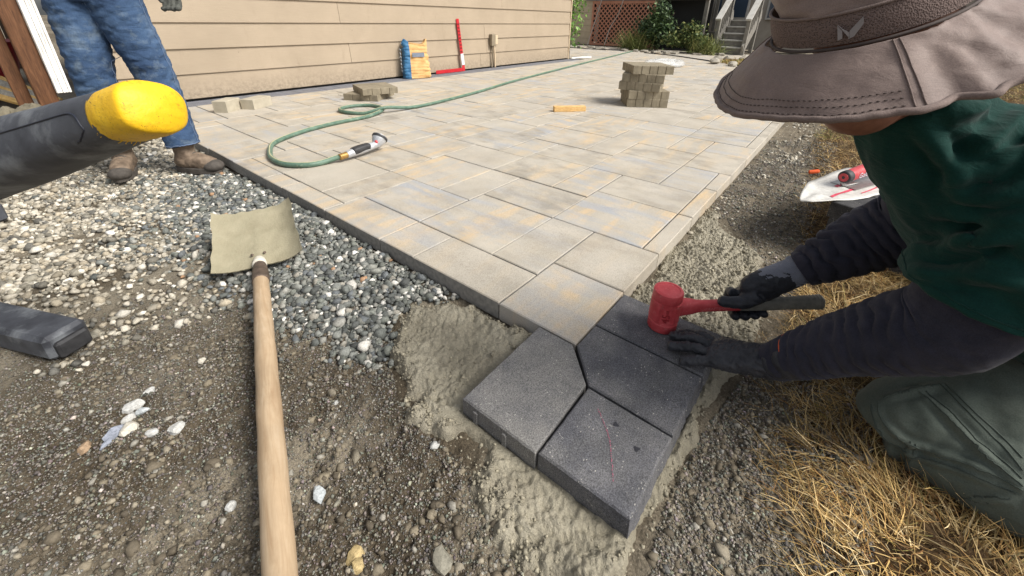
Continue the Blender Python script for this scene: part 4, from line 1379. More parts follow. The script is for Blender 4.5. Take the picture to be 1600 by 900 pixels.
M['glove_black'] = cloth_mat('black_nitrile', S(44, 45, 50), S(64, 65, 70), 500, .42, .0008, 30, .0035, S(58, 60, 66), .1)
M['glove_black2'] = cloth_mat('black_nitrile_smooth', S(36, 38, 44), S(52, 55, 63), 500, .42, .0006, 30, .002, S(52, 56, 66), .0)
def knit_mat():
    n = NT('grey_knit'); p = n.pos()
    w = n.new('TexWave'); n.put(w.inputs['Vector'], p); w.inputs['Scale'].default_value = 170; w.inputs['Distortion'].default_value = 1.2; w.bands_direction = 'DIAGONAL'
    c = n.ramp(w.outputs['Fac'], [(.2, S(88, 92, 106)), (.8, S(148, 152, 164))])
    return n.done(c, .9, n.bump(w.outputs['Fac'], .6, .001), spec=.2)
M['knit'] = knit_mat()
M['orange'] = simple('orange_elastic', S(226, 98, 42), S(214, 84, 34), 40, .8)
def denim_mat():
    n = NT('denim'); p = n.pos()
    c = n.ramp(n.noise(p, 5, 6, .65), [(.3, S(46, 64, 92)), (.55, S(64, 86, 116)), (.75, S(100, 119, 142))])
    c = n.mix(n.ramp(n.noise(p, 11, 6, .7), [(.52, 0.), (.72, .55)]), c, S(124, 136, 142))
    c = n.mix(.5, c, n.ramp(n.noise(n.pos((1, 1, .3)), 260, 3, .6), [(.3, .72), (.7, 1.2)]), 'MULTIPLY')
    nm = n.bump(n.noise(p, 700, 2), .4, .0008)
    nm = n.bump(n.noise(n.pos((1, 1, 2)), 13, 5, .6, .8), .7, .012, nm)
    return n.done(c, .88, nm, spec=.2)
M['denim'] = denim_mat()
M['boot'] = simple('boot_leather', S(96, 82, 68), S(136, 118, 100), 26, .75, 120, .5, .002, c3=S(84, 70, 58), scale3=18)
M['boot_dark'] = simple('boot_rubber', S(60, 56, 52), S(88, 82, 76), 40, .85, 120, .5, .002)
M['grey_shirt'] = cloth_mat('grey_cotton', S(84, 86, 88), S(108, 110, 110), 800, .9)

def folds(lam, amp, skew=1.0, ph=0.0, seed=0, lo=0.0, hi=1.0, pw=.8):
    """bunched cloth: round crests, sharp valleys"""
    def f(t, th, s):
        w = s / lam * np.pi + skew * np.sin(th + ph) + 1.7 * fbm(s * 9, np.cos(th) * 1.5, np.sin(th) * 1.5, 1.0, 3, seed)
        k = sstep(lo - .05, lo + .1, t) * sstep(hi + .05, hi - .1, t)
        am = .2 + .9 * np.clip(fbm(s * 10, np.cos(th) * 1.5, np.sin(th) * 1.5, 1.0, 2, seed + 5) + .5, 0, 1)
        return amp * k * am * (np.abs(np.sin(w)) ** pw - .6)
    return f

def unit(v):
    v = np.asarray(v, float)
    return v / np.linalg.norm(v)

# ------------------------------------------------------------------ kneeling worker
wk = empty('person', (1.15, -.45, -.05), 'kneeling worker in brown sun hat, green shirt and grey trousers holding a mallet', 'person')
Fh = unit([-.74, .67, 0]); Lh = np.array([-Fh[1], Fh[0], 0])        # facing, left-hand side
pel = np.array([1.27, -.52, .20]); chest = np.array([.972, -.236, .555]); neck = np.array([.905, -.115, .655])
Ls = np.array([.895, -.275, .600]); Le = np.array([.908, -.245, .328]); Lw = np.array([.975, -.035, .062])
Rs = np.array([1.078, -.165, .595]); Re = np.array([1.215, -.215, .390]); Rw = np.array([1.165, -.030, .228])
Lhip = np.array([1.17, -.58, .16]); Lk = np.array([1.015, -.290, .018]); La = np.array([1.00, -.74, .005])
Rhip = np.array([1.42, -.47, .17]); Rk = np.array([1.40, -.335, .035]); Ra = np.array([1.52, -.66, .0])
hatC = np.array([.778, .008, .813])
tl = math.radians(23)
hk = unit(np.array([0, 0, 1]) * math.cos(tl) + Fh * math.sin(tl))       # up axis of the head
hf = unit(Fh - hk * (Fh @ hk)); hl = np.cross(hk, hf)
hc = hatC - hk * .055 - hf * .026

# skin body, one continuous mesh (hidden by clothes but for the lower face)
parts = [ellipsoid(hc, (.088, .074, .105), (hf, hl, hk), 28, 18),
         ellipsoid(hc - hk * .070 + hf * .036, (.052, .052, .048), (hf, hl, hk)),                     # jaw and chin
         ellipsoid(hc - hk * .028 + hf * .092, (.018, .013, .024), (hf, hl, hk)),                     # nose
         ellipsoid(hc - hk * .068 + hf * .083, (.011, .021, .007), (hf, hl, hk)),                     # lips
         ellipsoid(hc - hk * .080 + hf * .080, (.010, .020, .007), (hf, hl, hk)),
         ellipsoid(hc - hk * .020 + hl * .076 - hf * .005, (.020, .009, .030), (hf, hl, hk)),
         ellipsoid(hc - hk * .020 - hl * .076 - hf * .005, (.020, .009, .030), (hf, hl, hk)),
         sweep([hc - hk * .05 - hf * .02, (hc - hk * .05 + neck) / 2, neck, chest], [.052, .052, .058, .08], n=20, m=20, ref=Lh),
         sweep([pel, (pel + chest) / 2, chest, neck], [(.14, .10), (.135, .095), (.155, .095), (.06, .05)], n=28, m=30, ref=Lh),
         sweep([chest + Lh * .1, Ls, Le, Lw], [.06, .055, .042, .028], n=18, m=40, ref=(.3, .9, .2)),
         sweep([chest - Lh * .06, Rs, Re, Rw], [.06, .052, .040, .028], n=18, m=40, ref=(.3, .2, .9)),
         sweep([pel, Lhip, Lk + [0, 0, .0]], [.11, .085, .055], n=20, m=30, ref=(0, 0, 1)),
         sweep([Lk, (Lk + La) / 2, La], [.055, .052, .04], n=18, m=26, ref=(0, 0, 1)),
         sweep([pel, Rhip, Rk], [.11, .085, .055], n=20, m=30, ref=(.5, 0, 1)),
         sweep([Rk, (Rk + Ra) / 2, Ra], [.055, .052, .04], n=18, m=26, ref=(0, 0, 1))]
V, F = remesh(parts, .0075, 3)
mk('body', V, F, M['skin'], wk)
M['eye'] = simple('eye_white', S(224, 220, 214), S(214, 208, 200), 30, .3)
for s in (1, -1):
    V, F = ellipsoid(hc + hf * .076 + hl * .032 * s - hk * .004, (.012, .014, .010), (hf, hl, hk), 14, 10); mk('eye', V, F, M['eye'], wk)

# shirt: torso and two loose short sleeves
def tshirt_fn(t, th, s):
    return .010 * (np.abs(fbm(s * 7 + np.sin(th) * .8, np.cos(th) * 2.2, np.sin(th) * 2.2, 1.0, 3, 120)) - .25)
torso = sweep([pel + [0, 0, .02] - Fh * .02, (pel * .6 + chest * .4) + [0, 0, .02], chest + [0, 0, -.005], neck - hk * .02, hc - hk * .085 - hf * .035], [(.18, .145), (.18, .15), (.155, .125), (.092, .085), (.066, .062)], n=56, m=70, ref=Lh, fn=tshirt_fn)
lsl = sweep([chest + Lh * .08 + [0, 0, .02], Ls + [.0, .005, .005], Ls * .65 + Le * .35 + [.0, -.008, 0], Le * .70 + Ls * .30 + [-.004, -.008, .0]], [.105, .102, .105, .114], n=56, m=60, ref=(.4, .9, .1),
            fn=folds(.075, .016, 1.6, 2.2, 131, .25, 1.0, .9))
rsl = sweep([chest - Lh * .02 + [0, 0, .02], Rs, Rs * .7 + Re * .3, Re * .48 + Rs * .52], [.095, .082, .080, .082], n=48, m=50, ref=(.3, .2, .9), fn=folds(.06, .010, 1.2, .5, 133, .25, 1.0, .9))
V, F = remesh([torso, lsl, rsl], .0045, 3)
rays = [[(0.831, -0.156, 0.593), (0.823, -0.163, 0.642), (0.886, -0.197, 0.69)], [(0.833, -0.156, 0.586), (0.824, -0.175, 0.624), (0.83, -0.199, 0.658)], [(0.837, -0.157, 0.577), (0.823, -0.19, 0.583), (0.802, -0.213, 0.605)], [(0.859, -0.161, 0.541), (0.817, -0.199, 0.553), (0.797, -0.222, 0.578)], [(0.919, -0.162, 0.431), (0.834, -0.192, 0.502), (0.803, -0.228, 0.564)], [(0.862, -0.158, 0.429), (0.803, -0.2, 0.469), (0.798, -0.255, 0.485)], [(0.803, -0.099, 0.666), (0.815, -0.136, 0.624), (0.831, -0.155, 0.593)], [(0.807, -0.126, 0.692), (0.856, -0.158, 0.706)], [(0.87, -0.168, 0.5), (0.823, -0.198, 0.523), (0.798, -0.233, 0.546)]]
rays += [[(1.05, -.10, .60), (1.10, -.13, .55), (1.13, -.12, .5)]]
V, F = ridges((V, F), rays, .010, .013)
V, F = crumple((V, F), .006, 9, 3, 140, True, (1, 1, .8))
shirt = mk('shirt', V, F, M['shirt'], wk)
bs = bvh_of((V, F))
# hem stitching of the left sleeve
ax = unit(Le - Ls); q0 = Le * .68 + Ls * .32 + np.array([-.004, -.008, .0])
A_, B_, C_ = frame(ax, (.4, .9, .1))
ring = [q0 - ax * .012 + (B_ * math.cos(t) + C_ * math.sin(t)) * .11 for t in np.linspace(0, 2 * math.pi, 26)]
seam(bs, ring, .0011, M['shirt'], shirt, 'hem_stitch', .0006, 120)

# long sleeves of the under layer
fl = folds(.027, .0085, 1.5, 1.0, 151, .2, .96)
V, F = sweep([Ls * .4 + Le * .6, Le * .95 + Ls * .05, Le * .80 + Lw * .20 + [0, 0, .008], Le * .4 + Lw * .6 + [.0, .0, .010], Lw + unit(Le - Lw) * .0], [.074, .076, .073, .058, .043], n=72, m=150, ref=(.3, .9, .2), fn=fl)
V, F = crumple((V, F), .0025, 30, 3, 152, True)
mk('sleeve', V, F, M['under'], wk)
fr_ = folds(.030, .0125, 1.7, 3.6, 161, .1, .97)
V, F = sweep([Rs * .5 + Re * .5, Re * .88 + Rs * .12 + [-.01, .012, 0], Re * .66 + Rw * .34 + [.0, .012, .01], Re * .3 + Rw * .7 + [0, .004, .004], Rw], [.070, .077, .074, .060, .045], n=72, m=150, ref=(.3, .2, .9), fn=fr_)
V, F = crumple((V, F), .0025, 30, 3, 162, True)
mk('sleeve', V, F, M['under'], wk)

# trousers
lf = folds(.060, .006, 1.8, .6, 171, .35, 1.0)
sf = folds(.045, .006, 1.0, 2.0, 172, .0, 1.0)
leg = [sweep([pel + [0, 0, .01], Lhip, (Lhip + Lk) / 2 + [0, 0, .012], Lk + [.0, .004, .012], Lk + unit(Lk - Lhip) * .045 - [0, 0, .012]], [(.155, .14), (.112, .112), (.103, .103), (.082, .084), (.055, .052)], n=64, m=90, ref=(.2, .1, 1), fn=lf, round_ends=(0, .03)),
       sweep([Lk + [-.005, .03, -.02], Lk + [0, -.03, -.008], (Lk + La) / 2 + [-.035, 0, .012], La, La + [.004, -.05, 0]], [.064, .086, .090, .072, .062], n=56, m=80, ref=(.2, .1, 1), fn=sf),
       sweep([pel, Rhip, (Rhip + Rk) / 2, Rk, Rk + unit(Rk - Rhip) * .05 - [0, 0, .012]], [(.155, .14), (.112, .112), (.10, .10), (.085, .085), (.055, .052)], n=48, m=60, ref=(.5, 0, 1), fn=lf, round_ends=(0, .03)),
       sweep([Rk, (Rk + Ra) / 2, Ra, Ra + [.02, -.05, 0]], [.072, .072, .06, .055], n=40, m=40, ref=(.2, .1, 1), fn=sf),
       ellipsoid(pel - Fh * .04 + [0, 0, -.03], (.15, .19, .13), (Fh, Lh, (0, 0, 1)))]
V, F = remesh(leg, .0045, 3)
V, F = crumple((V, F), .0030, 16, 3, 175, True)
trouser_lines = [[(0.973, -0.228, 0.072), (0.95, -0.238, 0.054), (0.935, -0.265, 0.044), (0.933, -0.295, 0.039), (0.926, -0.352, 0.058), (0.917, -0.397, 0.067), (0.907, -0.423, 0.071)], [(0.973, -0.22, 0.062), (0.95, -0.232, 0.039), (0.942, -0.268, 0.016), (0.932, -0.3, 0.017), (0.919, -0.356, 0.042), (0.902, -0.42, 0.061)], [(0.981, -0.233, 0.084), (0.998, -0.266, 0.111), (1.02, -0.306, 0.142)], [(1.0, -0.279, 0.119), (0.967, -0.32, 0.113), (0.945, -0.369, 0.088), (0.91, -0.422, 0.075)], [(1.02, -0.306, 0.142), (0.98, -0.346, 0.13), (0.964, -0.391, 0.105), (0.93, -0.42, 0.092)], [(1.002, -0.288, 0.126), (0.968, -0.339, 0.11), (0.943, -0.388, 0.094), (0.919, -0.421, 0.084)], [(1.02, -0.313, 0.145), (0.984, -0.352, 0.134), (0.975, -0.395, 0.111), (0.948, -0.419, 0.103)], [(0.933, -0.286, 0.046), (0.948, -0.297, -0.01)], [(0.933, -0.294, 0.045), (0.934, -0.3, 0.003), (0.951, -0.313, -0.045)], [(0.911, -0.372, -0.008), (0.898, -0.416, 0.048)]]
V, F = ridges((V, F), trouser_lines[:4] + trouser_lines[7:], .007, .0055)
V[:, 2] = np.maximum(V[:, 2], -.058)
pants = mk('trousers', V, F, M['pants'], wk)
bp = bvh_of((V, F))
M['pant_seam'] = cloth_mat('canvas_seam', S(64, 72, 67), S(82, 90, 84), 700, .9)
for pts in trouser_lines:
    seam(bp, pts, .0014, M['pant_seam'], pants, 'seam', .0004, 60)
# boots under the seat
for a_, d_ in ((La, (.01, -1, 0)), (Ra, (.3, -1, 0))):
    d_ = unit(d_)
    V, F = remesh([sweep([a_ - d_ * .02, a_ + d_ * .06, a_ + d_ * .12 + [0, 0, .0]], [.052, .05, .045], n=20, m=16, ref=(0, 0, 1)), sweep([a_ + d_ * .08 + [0, 0, .03], a_ + d_ * .10 + [0, 0, -.02], a_ + d_ * .11 - [0, 0, .05]], [(.05, .05), (.05, .04), (.045, .03)], n=18, m=14, ref=d_)], .006, 2)
    V[:, 2] = np.maximum(V[:, 2], -.058)
    mk('boot', V, F, M['boot_dark'], wk)

# sun hat: crown, mesh band, drooping brim, neck cape
hat = mk('hat', *(lambda: None)() or ([(0, 0, 0)], []), M['hat'], wk) if False else None
def hat_pt(phi, r, h, rf=1.0):
    """phi from the front towards the left of the head; r outwards, h along the head axis from the band foot"""
    a, b = .112, .098
    return hatC + hf * ((a + r) * math.cos(phi)) + hl * ((b + r) * math.sin(phi)) + hk * h
NP = 160
phis = np.linspace(0, 2 * math.pi, NP, endpoint=False)
def surf(rows, thick=.0025, nphi=NP, closed_top=False):
    V = np.array([[rows(p, k) for p in phis] for k in range(rows.n)])
    n = rows.n
    P = V.reshape(-1, 3); F = []
    for i in range(n - 1):
        for j in range(nphi):
            k = (j + 1) % nphi
            F.append((i * nphi + j, i * nphi + k, (i + 1) * nphi + k, (i + 1) * nphi + j))
    if closed_top:
        P = np.vstack([P, P[(n - 1) * nphi:].mean(0)])
        for j in range(nphi): F.append(((n - 1) * nphi + j, (n - 1) * nphi + (j + 1) % nphi, n * nphi))
    return P, F
def solid(P, F, t):
    N_ = normals(P, F)
    n = len(P)
    V = np.vstack([P, P - N_ * t])
    F2 = [tuple(f) for f in F] + [tuple(i + n for i in f[::-1]) for f in F]
    ed = {}
    for f in F:
        for a, b in zip(f, f[1:] + f[:1]) if isinstance(f, list) else zip(f, tuple(f[1:]) + (f[0],)):
            if (b, a) in ed: del ed[(b, a)]
            else: ed[(a, b)] = 1
    for (a, b) in ed: F2.append((b, a, a + n, b + n))
    return V, F2
def crown(p, k):
    t = k / 23
    wr = .003 * math.sin(3 * p + 8 * t) + .0035 * float(fbm(np.array([math.cos(p) * 2]), np.array([math.sin(p) * 2]), np.array([t * 3]), 1.3, 3, 201)[0])
    if t < .7: return hat_pt(p, -.002 - .006 * t + wr, .036 + .085 * t)
    q = (t - .7) / .3
    return hat_pt(p, -.006 - .088 * q ** 1.6 + wr * (1 - q), .0955 + .020 * math.sin(q * math.pi / 2))
crown.n = 24
V, F = surf(crown, closed_top=True)
hat = mk('hat', V, F, M['hat'], wk)
def band(p, k):
    t = k / 7
    return hat_pt(p, .0005 + .0022 * math.sin(t * math.pi), .036 * t)
band.n = 8
V, F = surf(band); mk('band', V, F, M['hat_mesh'], hat)
def angf(p):
    """0 at the front, 1 at the back"""
    return (1 - math.cos(p)) / 2
def flare(p, k, off=0.0):
    t = k / 41
    pd = (p + math.pi) % (2 * math.pi) - math.pi
    back = float(sstep(1.02, 1.50, np.array([abs(pd)]))[0])
    # brim
    rb = .010 + .070 * t + .006 * t * t; hb = -.004 - .057 * t ** 1.12 + .0005 * math.sin(46 * p) * t ** 4 * (.5 + .5 * math.sin(p * 2.3))
    # cape: falls down the neck and spreads over the shoulders
    rc = .006 + .045 * t + .105 * t ** 1.4 * angf(p) ** 2; hcpe = -.004 - .066 * t + .012 * t * angf(p)
    fold = .017 * t * math.sin(9 * abs(pd) + .2) * back + .022 * t * math.exp(-((abs(pd) - 1.36) / .075) ** 2) - .012 * t * math.exp(-((abs(pd) - 1.56) / .10) ** 2) + .018 * t ** .6 * math.exp(-((abs(pd) - 1.95) / .09) ** 2)
    wr = .0030 * float(fbm(np.array([math.cos(p) * 5]), np.array([math.sin(p) * 5]), np.array([t * 2.2]), 1.0, 3, 211)[0]) * (1 + 1.5 * back)
    wv = .004 * math.sin(p * 3 + .4) * t
    r = rb * (1 - back) + rc * back + fold + wr + off
    h = hb * (1 - back) + hcpe * back + wv * (1 - back)
    return hat_pt(p, r, h)
flare.n = 42
V, F = surf(flare)
V, F = solid(V, F, -.002)
brim = mk('brim', V, F, M['hat'], hat)
edge = [flare(p, 41) for p in phis] + [flare(phis[0], 41)]
V, F = sweep(edge, [.0042] * len(edge), n=10, m=len(edge) * 2, ref=hk, cap=False); mk('binding', V, F, M['hat_pipe'], hat)
e0 = [hat_pt(p, .0035, -.003) for p in phis] + [hat_pt(0, .0035, -.003)]
V, F = sweep(e0, [.0022] * len(e0), n=8, m=len(e0) * 2, ref=hk, cap=False); mk('band_seam', V, F, M['stitch'], hat)
e0 = [hat_pt(p, .0012, .0375) for p in phis] + [hat_pt(0, .0012, .0375)]
V, F = sweep(e0, [.0019] * len(e0), n=8, m=len(e0) * 2, ref=hk, cap=False); mk('band_seam', V, F, M['hat_pipe'], hat)
for k in (30, 34, 38):
    st = [flare(p, k, .0013) for p in np.linspace(-1.0, 1.0, 110)]
    V = []; F = []
    for i in range(0, len(st) - 1):
        if i % 2: continue
        v, f = sweep([st[i], (st[i] + st[i + 1]) / 2, st[i + 1]], [.0006] * 3, n=5, m=3, ref=hk); F += [[q + len(V) for q in g] for g in f]; V += v.tolist()
    mk('brim_stitching', V, F, M['stitch'], hat)
for sg in (1, -1):
    for dp in (0, .05):
        V, F = sweep([flare(sg * (1.04 + dp), k, .0012) for k in range(0, 42, 3)], [.0008] * 14, n=6, m=40, ref=hf); mk('side_seam', V, F, M['hat_pipe'], hat)
# folded-ribbon emblem on the band
ph = .70
c_ = hat_pt(ph, .0062, .018); ou_ = unit(hf * math.cos(ph) / .112 + hl * math.sin(ph) / .098); rt_ = unit(np.cross(hk, ou_)); upv = hk
M['emblem'] = simple('grey_emblem', S(136, 132, 134), S(150, 146, 148), 30, .4)
em = [[(-.011, -.010), (-.0065, -.0085), (-.0065, .0005), (-.011, .008)], [(-.0105, .0085), (-.0065, .003), (.0005, -.0035), (.0005, -.0105)], [(-.001, -.0105), (.0045, -.0085), (.013, .004), (.013, .0125), (.0005, -.001)]]
V = []; F = []
for poly in em:
    n0 = len(V); m_ = len(poly)
    V += [c_ + rt_ * x_ + upv * y_ for x_, y_ in poly] + [c_ + rt_ * x_ + upv * y_ + ou_ * .0014 for x_, y_ in poly]
    F += [[n0 + m_ + i for i in range(m_)], [n0 + i for i in range(m_)][::-1]] + [(n0 + i, n0 + (i + 1) % m_, n0 + m_ + (i + 1) % m_, n0 + m_ + i) for i in range(m_)]
mk('emblem', V, F, M['emblem'], hat, False)

# ---- gloves
def finger(pts, r0, r1, n=14, m=26, ref=(0, 0, 1)):
    k = len(pts)
    R = list(np.linspace(r0, r1, k))
    return sweep(pts, R, n=n, m=m, ref=ref, round_ends=(0, r1 * 1.1))
# left glove: flat on the slab, fingers towards the mallet
tz = .0022
def z3(x, y, z): return (x, y, z + tz)
palm = sweep([Lw + unit(Le - Lw) * .05, Lw + [0, 0, .0], z3(.968, .025, .042), z3(.958, .070, .033), z3(.957, .098, .023)], [(.042, .040), (.036, .040), (.029, .047), (.024, .051), (.018, .048)], n=32, m=34, ref=(0, 0, 1), power=2.4, round_ends=(0, .012))
fing = [finger([z3(.992, .085, .024), z3(1.000, .125, .028), z3(.996, .158, .018), z3(.988, .186, .011)], .0135, .0112),
        finger([z3(.972, .090, .026), z3(.973, .135, .031), z3(.970, .172, .020), z3(.964, .203, .011)], .0138, .0115),
        finger([z3(.948, .090, .025), z3(.938, .132, .029), z3(.930, .166, .019), z3(.921, .194, .011)], .0135, .0112),
        finger([z3(.925, .078, .022), z3(.908, .110, .024), z3(.896, .133, .016), z3(.886, .152, .0105)], .0128, .0108),
        finger([z3(.995, .010, .030), z3(1.022, .040, .026), z3(1.034, .070, .017), z3(1.036, .092, .011)], .0135, .0095)]
V, F = remesh([palm] + fing, .0026, 2)
N_ = normals(V, F)
d_ = .0038 * (.5 - np.abs(fbm(V[:, 0], V[:, 1] * 1.9, V[:, 2], 60, 3, 301))) + .0012 * fbm(V[:, 0], V[:, 1], V[:, 2], 140, 2, 302)
V = V + N_ * d_[:, None]
V[:, 2] = np.maximum(V[:, 2], .0022)
gl = mk('glove', V, F, M['glove_black'], wk)
cu = unit(Lw - Le)
A_, B_, C_ = frame(cu, (0, 0, 1))
V, F = sweep([Lw - cu * .062, Lw - cu * .048, Lw - cu * .01, Lw + cu * .02], [(.046, .048), (.047, .049), (.042, .044), (.036, .042)], n=48, m=30, ref=(0, 0, 1), fn=lambda t, th_, s: .0018 * np.sin(s * 190 + np.sin(th_) * 2) + .0015 * fbm(s * 30, np.cos(th_) * 2, np.sin(th_) * 2, 1., 2, 305))
mk('cuff', V, F, M['glove_black'], gl)
V, F = sweep([Lw - cu * .064 + B_ * .0510 * math.cos(t_) + C_ * .0530 * math.sin(t_) for t_ in np.linspace(-.95, .75, 14)], [(.0022, .003)] * 14, n=8, m=30, ref=cu); mk('orange_band', V, F, M['orange'], gl)

# right glove: closed round the mallet grip
u = hax; w = s_up; v = s_out                                    # along the grip, up, towards the camera side
g0 = hs + hax * .165                                            # middle of the grip under the hand
def gp(a, b, c): return g0 + u * a + v * b + w * c
wristdir = unit(Rw - gp(.03, 0, .04))
palmR = sweep([Rw - unit(Rw - Re) * -.02, Rw, gp(.035, -.002, .058), gp(.012, -.002, .040), gp(-.012, -.004, .030)], [(.036, .040), (.034, .036), (.042, .027), (.045, .022), (.040, .017)], n=32, m=34, ref=u, power=2.3, round_ends=(0, .012))
fR = []
for k, (a, r) in enumerate(((-.036, .0130), (-.012, .0132), (.012, .0126), (.034, .0112))):
    L = (1.0, 1.04, .98, .85)[k]
    fR.append(finger([gp(a + .004, -.006, .034), gp(a, -.030, .022), gp(a - .002, -.036, -.006), gp(a, -.018, -.029 * L), gp(a + .003, .008, -.031 * L), gp(a + .006, .020, -.022)], r, r * .88, m=36, ref=u))
fR.append(finger([gp(.018, .018, .040), gp(-.012, .024, .026), gp(-.045, .020, .024), gp(-.078, .012, .026)], .0200, .0135, m=30, ref=w))
fR.append(ellipsoid(gp(.008, .014, .032), (.034, .020, .020), (u, v, w)))
V, F = remesh([palmR] + fR, .0026, 2)
N_ = normals(V, F)
V = V + N_ * (.0022 * (.5 - np.abs(fbm(V[:, 0], V[:, 1], V[:, 2], 55, 3, 311))) )[:, None]
glr = mk('glove', V, F, M['glove_black2'], wk)
# knitted back and cuff of the same glove: a second material on the faces of the back of the hand
glr.data.materials.append(M['knit'])
cu = unit(gp(.0, 0, .035) - Rw)
N_ = normals(V, F)
for pi, f in enumerate(F):
    c_ = V[list(f)].mean(0); a_ = (c_ - Rw) @ cu; nw = N_[f[0]] @ w
    wob = .006 * math.sin(c_[0] * 300) * math.sin(c_[1] * 220)
    if a_ < .034 + wob or (a_ < .088 + wob and nw > .45 + max(0, (a_ - .05)) * 7):
        glr.data.polygons[pi].material_index = 1

# ------------------------------------------------------------------ standing worker in jeans
sw = empty('person', (.45, 2.98, -.06), 'standing worker in blue jeans and leather work boots on the gravel', 'person')
gz0 = -.058
aL = np.array([.375, 3.17, .06]); aR = np.array([.625, 2.93, .06])      # ankles: his right (nearer the wheelbarrow), his left
kL = np.array([.385, 3.10, .50]); kR = np.array([.600, 2.98, .50])
hL = np.array([.420, 3.13, .90]); hR = np.array([.545, 3.02, .90])
pw = (hL + hR) / 2 + np.array([0, 0, .06])
Fs = unit([-.62, -.78, 0]); Ss = unit(hR - hL)
parts = [sweep([hL, kL, aL], [.075, .05, .035], n=18, m=30, ref=(1, 0, 0)), sweep([hR, kR, aR], [.075, .05, .035], n=18, m=30, ref=(1, 0, 0)),
         sweep([pw - [0, 0, .08], pw + [0, 0, .1], pw + [0, 0, .42], pw + [0, 0, .52], pw + [0, 0, .62]], [(.13, .09), (.13, .09), (.16, .095), (.07, .06), (.05, .05)], n=24, m=30, ref=Ss),
         ellipsoid(pw + [0, 0, .74], (.095, .075, .12), (Fs, Ss, (0, 0, 1))), ellipsoid(pw + Fs * .095 + [0, 0, .73], (.02, .013, .025), (Fs, Ss, (0, 0, 1))),
         ellipsoid(pw + Fs * .04 + [0, 0, .655], (.05, .05, .045), (Fs, Ss, (0, 0, 1)))]
handR = np.array([.78, 2.97, .90]); elR = pw + Ss * .30 + np.array([0, 0, .22]); shR = pw + Ss * .19 + np.array([0, 0, .45])
handL = pw - Ss * .27 + np.array([0, 0, .02]) + Fs * .05; elL = pw - Ss * .29 + np.array([0, 0, .2]); shL = pw - Ss * .19 + np.array([0, 0, .45])
parts += [sweep([shR - Ss * .1, shR, elR, handR + [0, 0, .06]], [.06, .055, .042, .03], n=16, m=30, ref=Fs), sweep([shL + Ss * .1, shL, elL, handL + [0, 0, .06]], [.06, .055, .042, .03], n=16, m=30, ref=Fs)]
V, F = remesh(parts, .010, 2); mk('body', V, F, M['skin'], sw)
jf = folds(.055, .009, 2.2, .4, 401, .12, .97)
jf2 = folds(.055, .009, 2.2, 1.9, 402, .12, .97)
jeans = [sweep([hL + [0, 0, .06], hL + [-.01, 0, -.1], kL + [-.004, 0, .02], (kL + aL) / 2 + [-.008, .01, 0], aL + [-.004, .0, .035]], [.118, .110, .090, .084, .080], n=64, m=120, ref=(1, 0, 0), fn=jf),
         sweep([hR + [0, 0, .06], hR + [.01, 0, -.1], kR + [.0, 0, .02], (kR + aR) / 2 + [.004, .01, 0], aR + [-.004, .0, .035]], [.118, .110, .090, .084, .080], n=64, m=120, ref=(1, 0, 0), fn=jf2),
         sweep([pw + [0, 0, -.12], pw + [0, 0, .0], pw + [0, 0, .12]], [(.16, .115), (.175, .13), (.165, .12)], n=40, m=24, ref=Ss)]
V, F = remesh(jeans, .0065, 3)
V, F = crumple((V, F), .007, 11, 4, 405, True, (1, 1, 1.6))
jn = mk('jeans', V, F, M['denim'], sw)
bj = bvh_of((V, F))
M['denim_seam'] = simple('denim_thread', S(86, 104, 134), S(104, 120, 146), 60, .9)
for a_, k_, h_ in ((aL, kL, hL), (aR, kR, hR)):
    for sgn in (1, -1):
        seam(bj, [h_ + Ss * .14 * sgn, k_ + Ss * .11 * sgn, a_ + Ss * .09 * sgn + [0, 0, .04]], .0018, M['denim_seam'], jn, 'side_seam', .001, 60)
    rg = [a_ + [0, 0, .048] + Ss * .1 * math.cos(t) + Fs * .1 * math.sin(t) for t in np.linspace(0, 6.283, 24)]
    seam(bj, rg, .0028, M['denim_seam'], jn, 'hem', .001, 80)
V, F = sweep([pw + [0, 0, .06], pw + [0, 0, .2], pw + [0, 0, .4], pw + [0, 0, .5]], [(.17, .125), (.17, .125), (.2, .125), (.09, .08)], n=40, m=40, ref=Ss, fn=folds(.09, .01, 1., 0, 411))
v2, f2 = sweep([shR - Ss * .08, shR, elR, handR + [0, 0, .10]], [.08, .075, .06, .045], n=28, m=40, ref=Fs, fn=folds(.05, .006, 1., 0, 412))
v3, f3 = sweep([shL + Ss * .08, shL, elL, handL + [0, 0, .10]], [.08, .075, .06, .045], n=28, m=40, ref=Fs, fn=folds(.05, .006, 1., 0, 413))
V, F = remesh([(V, F), (v2, f2), (v3, f3)], .008, 2); mk('shirt', V, F, M['grey_shirt'], sw)
M['cap'] = cloth_mat('dark_cap', S(44, 46, 50), S(58, 60, 64), 700, .9)
V, F = remesh([ellipsoid(pw + [0, 0, .80], (.105, .086, .075), (Fs, Ss, (0, 0, 1))), ellipsoid(pw + Fs * .12 + [0, 0, .79], (.075, .075, .012), (Fs, Ss, (0, 0, 1)))], .007, 2); mk('cap', V, F, M['cap'], sw)
